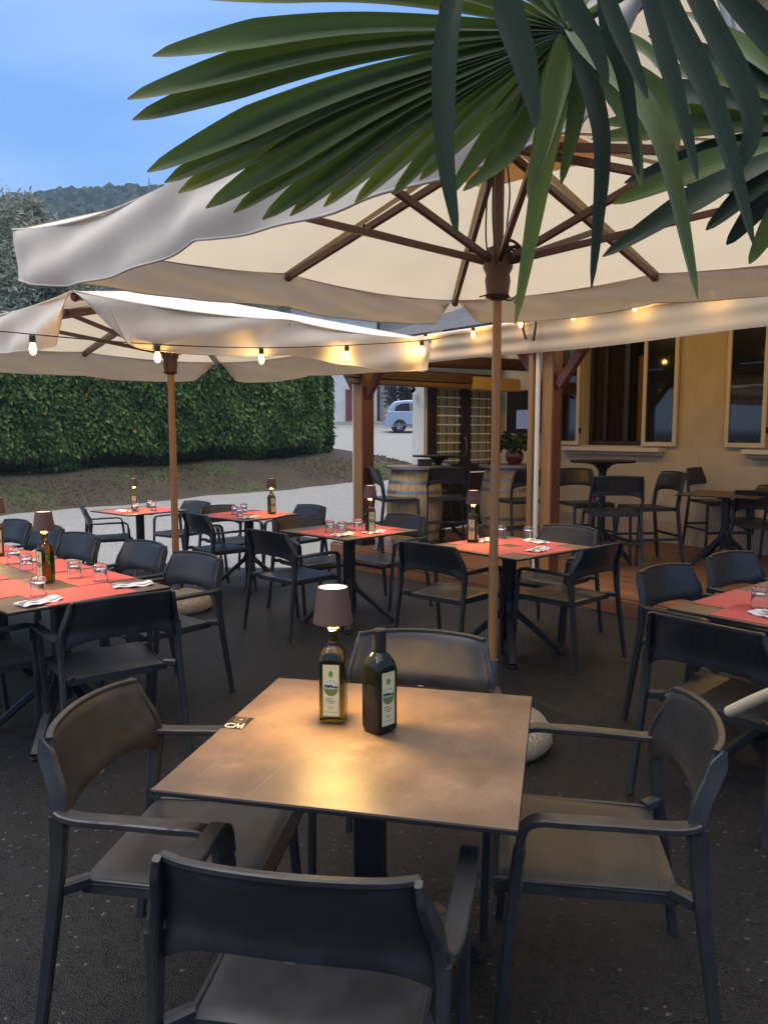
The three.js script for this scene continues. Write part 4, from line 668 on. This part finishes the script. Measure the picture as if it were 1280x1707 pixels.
{
  const spots = [['front', -.137, -2.045, 290], ['L0', -1.76, -3.977, 70], ['L2', -2.43, -4.83, 60], ['F1', -2.93, -9.05, 110], ['M', -1.17, -8.02, 110], ['N', -.107, -5.96, 70], ['O', .631, -5.447, 100]];
  const words = { L0: 'bottle lamp on the near part of the long left table', L2: 'bottle lamp cut by the left frame edge on the long left table', F1: 'bottle lamp on the set table nearest the hedge', M: 'bottle lamp on the middle distance table before the gravel', N: 'bottle lamp on the table by the left pergola post', O: 'bottle lamp on the table just left of the main umbrella pole' };
  const dim = thing('bottle_lamp', words.L0, 'lamp', [0, 0, 0], 0, GLP); lampParts(dim, false);
  spots.forEach(([k, x, z, pw], i) => { const [lx, lz] = put(k, x, z), p = onT(k, lx, lz, .0045); 
    if (i === 0) { lampProto.position.set(...onT(k, lx, lz, .001)); lampProto.rotation.y = -.12; } else if (i === 1) { dim.position.set(...p); dim.rotation.y = -.6; } else copy(dim, 'bottle_lamp', words[k], p, [0, 0, .5, .2, .6, .4, -.4][i], GLP);
    glowLight(k, lx, lz, pw); });
}
{ // second oil bottle on the front table
  const b = thing('oil_bottle', 'dark green oil bottle with black cap, right of the lamp on the front table', 'bottle', onT('front', ...put('front', -.012, -1.975), .001), .72);
  bottleParts(b, M.bottleDark); mesh('cap', lathe([[0, .214], [.0165, .214], [.0172, .218], [.0172, .268], [.016, .272], [0, .272]], 28), M.cap, b);
  // printed sticker at the left edge of the table
  const st = mesh('sticker', new THREE.PlaneGeometry(.062, .085).rotateX(-Math.PI / 2), std({ c: [1, 1, 1], roughness: .5, map: cv2(256, 352, (g, w, h) => { g.fillStyle = '#171310'; g.fillRect(0, 0, w, h); g.strokeStyle = '#e6dccd'; g.lineWidth = 15; g.lineCap = 'round'; g.beginPath(); g.arc(82, 262, 54, -.9, -5.4, true); g.stroke(); g.beginPath(); g.moveTo(134, 318); g.lineTo(150, 210); g.lineTo(186, 300); g.lineTo(214, 205); g.lineTo(232, 314); g.stroke(); g.strokeStyle = '#8f7d5a'; g.lineWidth = 6; g.strokeRect(66, 28, 124, 104); g.fillStyle = '#8f7d5a'; g.beginPath(); g.arc(128, 78, 26, 0, 7); g.fill(); g.fillRect(84, 150, 90, 9); }) })); 
  st.position.set(...onT('front', ...settle('front', -.396, -2.024), .0008)); st.rotation.y = -.22; tag(st, 'small black sticker with pale monogram at the front table left edge', 'sticker');
}
// set the tables
for (const [k, lx, lz, r] of [['L0', .0, .235, 0], ['L0', .235, -.16, 1.57], ['L0', -.235, -.15, 1.57], ['L1', .235, .17, 1.57], ['L1', -.235, .17, 1.57], ['L1', .235, -.31, 1.57], ['L1', -.235, -.31, 1.57], ['L2', .235, -.05, 1.57], ['L2', -.235, -.05, 1.57]]) placemat(k, lx, lz, r);
for (const k of ['F1', 'M', 'N', 'O', 'R0', 'R1']) for (const [lx, lz, r] of [[.22, .0, 1.57], [-.22, .0, 1.57], [0, .225, 0], [0, -.225, 0]]) { if ((k === 'F1' || k === 'N') && lz < 0) continue; placemat(k, lx * 1.0, lz * 1.0, r + rr(-.04, .04)); }
for (const a of [['L0', .27, .25, -.3], ['L0', -.22, .30, .2], ['L1', .28, -.1, .3], ['M', -.2, .25, 0], ['N', -.25, .2, .1], ['O', -.02, .26, .2], ['O', .27, .02, 1.2], ['O', .05, -.27, .1], ['R0', -.24, .0, 1.1], ['F1', -.22, .02, 1.4], ['N', .02, .27, .1]]) napkin(...a);
for (const [k, x, z] of [['L0', -1.65, -3.638], ['L1', -2.024, -4.327], ['L0', -1.659, -4.093], ['L0', -1.49, -4.01], ['L1', -2.2, -4.55]]) tumbler(k, ...put(k, x, z));
for (const [k, x, z] of [['O', .865, -5.664], ['O', 1.052, -5.6], ['N', -.423, -6.006], ['N', -.325, -5.935], ['N', -.202, -6.1], ['R0', 1.672, -3.386]]) tumbler(k, ...put(k, x, z));
for (const [k, lx, lz] of [['M', -.1, -.1], ['M', .12, -.22], ['M', -.2, .1], ['F1', -.12, .1], ['F1', .2, -.1], ['F1', .05, .2]]) tumbler(k, lx, lz);

// ------------------------------------------------------------------ deck furniture: barrels, bar tables, small table, plant
function barrel(a, label) {
  const b = thing('wine_barrel', label, 'barrel', a, rnd(), 'wine barrels used as tables on the deck');
  const H = .93, N = 22, rad = (v) => .285 + .075 * Math.sin(v * Math.PI); const stave = (k) => grid((u, v) => { const t = (k + .02 + u * .96) / N * 6.2832, r = rad(v); return V(Math.cos(t) * r, v * H, Math.sin(t) * r); }, 3, 10);
  for (let k = 0; k < N; k++) { const g = stave(k), q = g.attributes.uv; for (let i = 0; i < q.count; i++) q.setXY(i, q.getX(i) * .09 + k * .137, q.getY(i) * .93 + k * .31); mesh('stave', g, M.barrel, b); }
  mesh('inner_shell', new THREE.CylinderGeometry(.272, .272, H - .04, 22).translate(0, H / 2, 0), M.beam, b);
  for (const v of [.03, .17, .30, .70, .83, .97]) { const r0 = rad(v - .022) + .004, r1 = rad(v + .022) + .004; mesh('hoop', new THREE.CylinderGeometry(r1, r0, .042, 44, 1, true).translate(0, v * H, 0), M.hoop, b); }
  mesh('tabletop', new THREE.CylinderGeometry(.375, .375, .03, 48).translate(0, H + .02, 0), M.barrelHead, b); mesh('rim_band', new THREE.CylinderGeometry(.379, .379, .034, 48, 1, true).translate(0, H + .02, 0), M.hoop, b);
  return b;
}
barrel([.385, DECK, -9.75], 'wine barrel with round top at the left end of the deck');
barrel([1.62, DECK, -10.15], 'wine barrel carrying the potted plant, right of the glazed door');
function barTable(p, label) {
  const t = thing('bar_table', label, 'table', p, .4, 'tall black bar tables on the deck');
  mesh('tabletop', new THREE.CylinderGeometry(.34, .33, .02, 40).translate(0, 1.08, 0), M.black, t); mesh('bracket', lathe([[.035, .95], [.05, 1.0], [.10, 1.045], [.2, 1.07], [0, 1.07]], 24), M.black, t); mesh('column', rod([0, .2, 0], [0, .98, 0], .04), M.black, t);
  for (let k = 0; k < 4; k++) { const a = k * Math.PI / 2 + .3; mesh('leg', sweep([[Math.cos(a) * .03, .34, Math.sin(a) * .03], [Math.cos(a) * .33, .015, Math.sin(a) * .33]], () => [.045, .045], V(-Math.sin(a), 0, Math.cos(a)), 6), M.black, t); }
}
barTable([.70, DECK, -10.0], 'tall black bar table between the left barrel and glazed door');
barTable([2.30, DECK, -8.15], 'tall black bar table under the window beside the right pergola post');
{
  const nb = thing('napkin_box', 'small black napkin box on the left barrel top', 'box', [.385 + .12, DECK + .966, -9.65], .3); mesh('body', box(.15, .09, .12, .01, 0, .045, 0), M.cap, nb); mesh('napkins', box(.12, .02, .09, .004, 0, .092, 0), M.napkin, nb);
  const ash = thing('ashtray', 'small dark bowl on the right barrel top beside the plant', 'ashtray', [1.40, DECK + .966, -10.05]); mesh('bowl', lathe([[0, .004], [.05, .004], [.06, .035], [.064, .035], [.055, 0], [0, 0]], 24), M.cap, ash); mesh('rim', new THREE.TorusGeometry(.062, .004, 8, 24).rotateX(Math.PI / 2).translate(0, .035, 0), M.cap, ash);
  const pl = thing('potted_plant', 'leafy green plant in a dark red pot on the right barrel', 'plant', [1.70, DECK + .966, -10.1]);
  mesh('pot', lathe([[0, 0], [.07, 0], [.105, .05], [.12, .11], [.105, .16], [.09, .175], [.095, .185], [.085, .185], [.08, .17], [0, .165]], 32), std({ c: [.10, .012, .012], roughness: .25, clearcoat: .6 }), pl);
  const st = []; const lg = leafGeo(.10, .055, .12, .3); const leafM = leafMat([.05, .085, .022], .3, .45), L = [];
  for (let i = 0; i < 34; i++) { const a = i * 2.4, r = rr(.08, .30), h = rr(.22, .42), e = [Math.cos(a) * r, h, Math.sin(a) * r]; st.push(tube([[0, .15, 0], [e[0] * .4, h * .8, e[2] * .4], e], .004, 8, 5)); for (let k = 0; k < 7; k++) { const f = rr(.5, 1.05); L.push(mat4(V(e[0] * f, lerp(.2, h, f), e[2] * f), rr(-.9, .4), rr(0, 6.3), rr(-.4, .4), rr(.6, 1.2))); } }
  mesh('stem', st, leafMat([.06, .07, .02], 0), pl); L.forEach((m) => { const q = mesh('leaf', lg, leafM, pl); m.decompose(q.position, q.quaternion, q.scale); });
}
{ // furniture by the right end of the wall
  const t = thing('dining_table', 'small dark table on the deck by the wall at the right frame edge', 'table', [3.55, DECK, -8.0], .9); 
  tProto.children.forEach((c) => t.add(c.clone())); 
  stool(1198, 9.0, .12, .99, 'bar stool against the wall behind the small deck table at right');
  const GD = 'armchairs on the deck at right';
  chair(3.76, -7.75, .75, -.66, 'dark armchair on the deck before the small table, right edge', GD, .3, DECK);
  chair(4.35, -8.55, -.75, .3, 'dark armchair on the deck beyond the small table, cut by right frame edge', GD, .3, DECK);
}

// ------------------------------------------------------------------ string lights
function stringLights(label, ends, bulbs, power) {
  const s = thing('string_light', label, 'string lights'); const pts = []; ends.forEach((p) => pts.push(p));
  mesh('cable', tube(pts, .0035, pts.length * 14, 6), M.cord, s);
  bulbs.forEach((b) => {
    const k = mesh('socket', lathe([[0, .0], [.012, 0], [.017, -.012], [.017, -.045], [0, -.045]], 16).translate(b[0], b[1] + .05, b[2]), M.cord, s);
    mesh('bulb', lathe([[.0, -.045], [.012, -.045], [.0145, -.055], [.0185, -.073], [.019, -.087], [.0155, -.10], [.008, -.108], [0, -.11]], 20).translate(b[0], b[1] + .05, b[2]), M.bulb, s);
    const l = new THREE.PointLight(WARM, power, 0, 2); l.position.set(b[0], b[1] + .05 - .085, b[2]); l.castShadow = true; l.shadow.radius = 1; scene.add(l);
  });
}
const up = (b, k = .05) => [b[0], b[1] + k, b[2]];
{
  const A = [[-1.896, 2.014, -4.25], [-1.368, 2.016, -4.75], [-.826, 2.055, -5.3], [-.277, 2.131, -5.85], [.31, 2.235, -6.45]];
  stringLights('string of warm bulbs hanging along the left umbrella valance', [[-3.1, 2.17, -3.4], [-2.6, 2.10, -3.72], ...A.map((b) => up(b)), [.72, 2.52, -7.98]], [[-2.75, 2.07, -3.6], ...A], .13);
  const Bq = [.05, .85, 1.55, 2.16, 2.75, 3.35, 3.99, 4.9, 5.9].map((a, i) => bp(a, -.12, [2.50, 2.52, 2.51, 2.545, 2.545, 2.55, 2.56, 2.56, 2.55][i]));
  stringLights('string of warm bulbs along the front edge of the pergola roof', Bq.map((b) => up(b)), Bq, .06);
  const Cq = [[.4, 1.3], [2.0, 1.4], [3.7, 1.4], [5.2, 1.5]].map(([a, b]) => bp(a, b, 2.62));
  stringLights('string of warm bulbs under the pergola roof above the deck', Cq.map((b) => up(b)), Cq, .85);
}

// ------------------------------------------------------------------ palm overhead
const cosP = Math.cos(PITCH), sinP = Math.sin(PITCH);
function at(px, py, d) { const a = (px - 640) / F_PX, b = (853.5 - py) / F_PX, r = V(a, b * cosP - sinP, -(cosP + b * sinP)); return r.multiplyScalar(d / -r.z).add(V(0, CAM_H, 0)); }
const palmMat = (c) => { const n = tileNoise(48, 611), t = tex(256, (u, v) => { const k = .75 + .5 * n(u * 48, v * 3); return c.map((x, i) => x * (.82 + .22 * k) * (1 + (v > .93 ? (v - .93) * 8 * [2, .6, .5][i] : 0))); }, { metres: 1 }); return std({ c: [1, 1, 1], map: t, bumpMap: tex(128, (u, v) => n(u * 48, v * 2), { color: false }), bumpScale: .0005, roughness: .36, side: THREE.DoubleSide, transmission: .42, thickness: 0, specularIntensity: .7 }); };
M.palm = palmMat([.078, .120, .018]); M.palmDark = palmMat([.016, .030, .011]);  M.palmDark.transmission = .12; M.palmBright = palmMat([.12, .165, .02]); for (const m of [M.palm, M.palmDark, M.palmBright]) waxy(m, m === M.palmDark ? .22 : .42, .33);  // brightest green has the look of blades lit from behind put into its colour
// one blade: path through three or four points, width profile, folded along its midrib
function blade(pts, wmax, N, { fold = .22, base = .25, peak = .42, twist = 0 } = {}) {
  const cv = new THREE.CatmullRomCurve3(pts, false, 'catmullrom', .5), n = 26, pos = [], uv = [], idx = [];
  for (let i = 0; i <= n; i++) { const t = i / n, p = cv.getPoint(t), T = cv.getTangent(t); const S = N.clone().cross(T).normalize().applyAxisAngle(T, twist * t), U = T.clone().cross(S).normalize();
    const w = wmax * (t < peak ? lerp(base, 1, Math.pow(t / peak, .9)) : Math.pow(Math.max(0, 1 - (t - peak) / (1 - peak)), .55)) * .5 + .0012;
    for (const [k, f] of [[-1, 1], [-.55, .5], [0, 0], [.55, .5], [1, 1]]) { pos.push(p.x + S.x * w * k + U.x * w * fold * f, p.y + S.y * w * k + U.y * w * fold * f, p.z + S.z * w * k + U.z * w * fold * f); uv.push(.5 + k * .25 + pts[0].x, t); } }
  for (let i = 0; i < n; i++) for (let k = 0; k < 4; k++) { const a = i * 5 + k; idx.push(a, a + 5, a + 1, a + 1, a + 5, a + 6); }
  const g = new THREE.BufferGeometry(); g.setAttribute('position', new THREE.Float32BufferAttribute(pos, 3)); g.setAttribute('uv', new THREE.Float32BufferAttribute(uv, 2)); g.setIndex(idx); g.computeVertexNormals(); return g;
}
{
  const palm = thing('palm_tree', 'fan palm whose green fronds hang into the top of the view', 'palm', [1.05, 0, -.35]); const off = V(1.05, 0, -.35);
  const rel = (p) => p.sub(off);
  mesh('trunk', sweep([[0, 0, 0], [.02, 1.0, 0], [0, 1.9, .02], [.01, 2.35, .0]], (t) => [.17 - .03 * t, .17 - .03 * t], V(1, 0, 0), 20), std({ c: [.09, .065, .04], roughness: 1 }), palm);
  const crown = V(.02, 2.3, 0);
  function frond(hub, blades, N, mat, petiole) {
    const pet = mesh('frond', sweep([[crown.x, crown.y, crown.z], petiole, [hub.x, hub.y, hub.z]], (t) => [.022 - .008 * t, .016 - .005 * t], V(.3, .2, 1).normalize(), 18), M.palmBright, palm);
    blades.forEach((b) => mesh('leaflet', blade(b.p, b.w, b.N || N, b.o), b.m || mat, pet));
  }
  // main fan, spread to the left
  const H1 = [945, 48, 1.02], h1 = rel(at(...H1));
  const tips = [[560, -190, .93], [455, -140, .92], [380, -72, .92], [322, -6, .93], [255, 94, .94], [213, 166, .95], [222, 200, .96], [246, 287, .98], [275, 305, .99], [298, 322, 1.0], [344, 347, 1.0], [390, 355, 1.01], [438, 366, 1.02], [484, 360, 1.03], [540, 345, 1.04], [592, 338, 1.05], [655, 325, 1.06]];
  const fan = tips.map(([x, y, d], i) => { const mx = lerp(945, x, .52), my = lerp(48, y, .52) - 12 - .02 * (945 - x), dm = lerp(1.02, d, .5) - .02; const len = at(x, y, d).distanceTo(at(...H1)); return { p: [h1.clone(), rel(at(mx, my, dm)), rel(at(x, y, d))], w: len * .060 + .006, o: { base: .15, peak: .74, fold: .5, twist: rr(-.12, .12) }, m: rnd() < .3 ? M.palmBright : M.palm }; });
  for (const [x, y, d, w] of [[700, 300, 1.08, .030], [745, 330, 1.08, .026], [1010, -140, 1.1, .04], [900, -170, 1.0, .04], [800, -190, .98, .04], [690, -200, .96, .04]]) fan.push({ p: [h1.clone(), rel(at(lerp(945, x, .5), lerp(48, y, .5), lerp(1.02, d, .5))), rel(at(x, y, d))], w: w * 1.1, o: { base: .1, peak: .5, fold: .3 } });
  // right hand blades of the same fan, drooping
  const hang = [[[930, 110], [905, 260], [858, 540], 1.0, .036, M.palmBright], [[935, 90], [915, 190], [880, 330], 1.01, .034, M.palmBright], [[955, 100], [958, 190], [935, 306], 1.04, .026, M.palm], [[962, 95], [1000, 240], [985, 480], 1.0, .030, M.palmDark], [[970, 90], [1045, 200], [1068, 310], 1.05, .026, M.palm], [[900, 130], [850, 250], [772, 318], 1.06, .03, M.palm], [[985, 95], [1100, 160], [1130, 250], 1.06, .032, M.palm], [[975, 80], [1090, 215], [1162, 498], .95, .040, M.palm], [[1000, 60], [1080, 90], [1150, 190], 1.08, .03, M.palm], [[940, 100], [935, 180], [905, 262], 1.06, .026, M.palm], [[965, 95], [985, 170], [1000, 262], 1.08, .026, M.palmBright], [[985, 90], [1040, 160], [1075, 235], 1.09, .028, M.palm], [[915, 110], [850, 215], [800, 300], 1.08, .03, M.palm]];
  for (const [a, b, c, d, w, m] of hang) fan.push({ p: [h1.clone(), rel(at(a[0], a[1], lerp(1.02, d, .4))), rel(at(b[0], b[1], d)), rel(at(c[0], c[1], d - .01))], w, m, o: { base: .18, peak: .5, fold: .28, twist: rr(-.5, .5) } });
  frond(h1, fan, V(.15, .25, 1).normalize(), M.palm, [-.05, 2.42, -.45]);
  // frond above and nearer: long dark blades hanging into the picture
  const h2 = rel(at(980, -190, .80));
  const near = [[[820, -140], [752, 20], [742, 230], [762, 392], .80, .030], [[880, -130], [842, -10], [872, 110], [894, 212], .74, .036], [[930, -120], [950, 0], [988, 70], [1012, 140], .76, .024], [[990, -110], [1010, 0], [1050, 100], [1078, 165], .78, .022], [[1060, -120], [1110, 20], [1190, 190], [1256, 412], .82, .042], [[1090, -120], [1180, 40], [1250, 200], [1218, 300], .84, .038], [[1050, -100], [1090, 40], [1130, 180], [1162, 300], .80, .026], [[1120, -120], [1230, 10], [1330, 130], [1390, 300], .84, .036], [[1000, -110], [1012, 40], [1040, 130], [1064, 292], .86, .024]];
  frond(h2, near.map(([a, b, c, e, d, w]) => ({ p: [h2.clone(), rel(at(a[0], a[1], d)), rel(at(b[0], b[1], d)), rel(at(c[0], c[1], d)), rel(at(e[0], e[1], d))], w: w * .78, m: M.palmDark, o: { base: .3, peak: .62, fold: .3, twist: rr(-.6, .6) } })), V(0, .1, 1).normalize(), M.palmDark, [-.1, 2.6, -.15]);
  // frond at the right edge pointing left
  const h3 = rel(at(1400, 215, 1.22));
  const right = [[985, 140, 1.25], [1002, 205, 1.27], [985, 232, 1.3], [1020, 340, 1.22], [1004, 428, 1.18], [1040, 305, 1.3], [1130, 352, 1.25], [1176, 384, 1.24], [1210, 408, 1.24], [1248, 440, 1.23], [1282, 470, 1.22], [1080, 60, 1.25], [1140, 20, 1.25], [1090, 110, 1.3]];
  frond(h3, right.map(([x, y, d]) => ({ p: [h3.clone(), rel(at(lerp(1400, x, .5), lerp(215, y, .5) - 14, d - .03)), rel(at(x, y, d))], w: .040, o: { base: .14, peak: .6, fold: .28, twist: rr(-.3, .3) }, m: rnd() < .45 ? M.palmDark : M.palm })), V(-.2, .35, 1).normalize(), M.palm, [.05, 2.35, -.5]);
}
{ // pale dry stalk poking in from the right, close to the lens
  const a = at(1216, 1186, .55), b = at(1340, 1136, .50), o = thing('dry_stalk', 'pale dry stalk tip poking in at the right frame edge', 'stalk', [b.x, b.y, b.z]);
  const q = [[.12, .05, .03], [0, 0, 0], [(a.x - b.x) * .6, (a.y - b.y) * .57, (a.z - b.z) * .6], [a.x - b.x, a.y - b.y, a.z - b.z]], g = tube(q, .0042, 40, 12), gp = g.attributes.position; 
  mesh('stem', [g, new THREE.SphereGeometry(.0042, 12, 8).translate(...q[3])], std({ c: [.36, .29, .19], roughness: .85 }), o);
}
renderer.render(scene, camera);
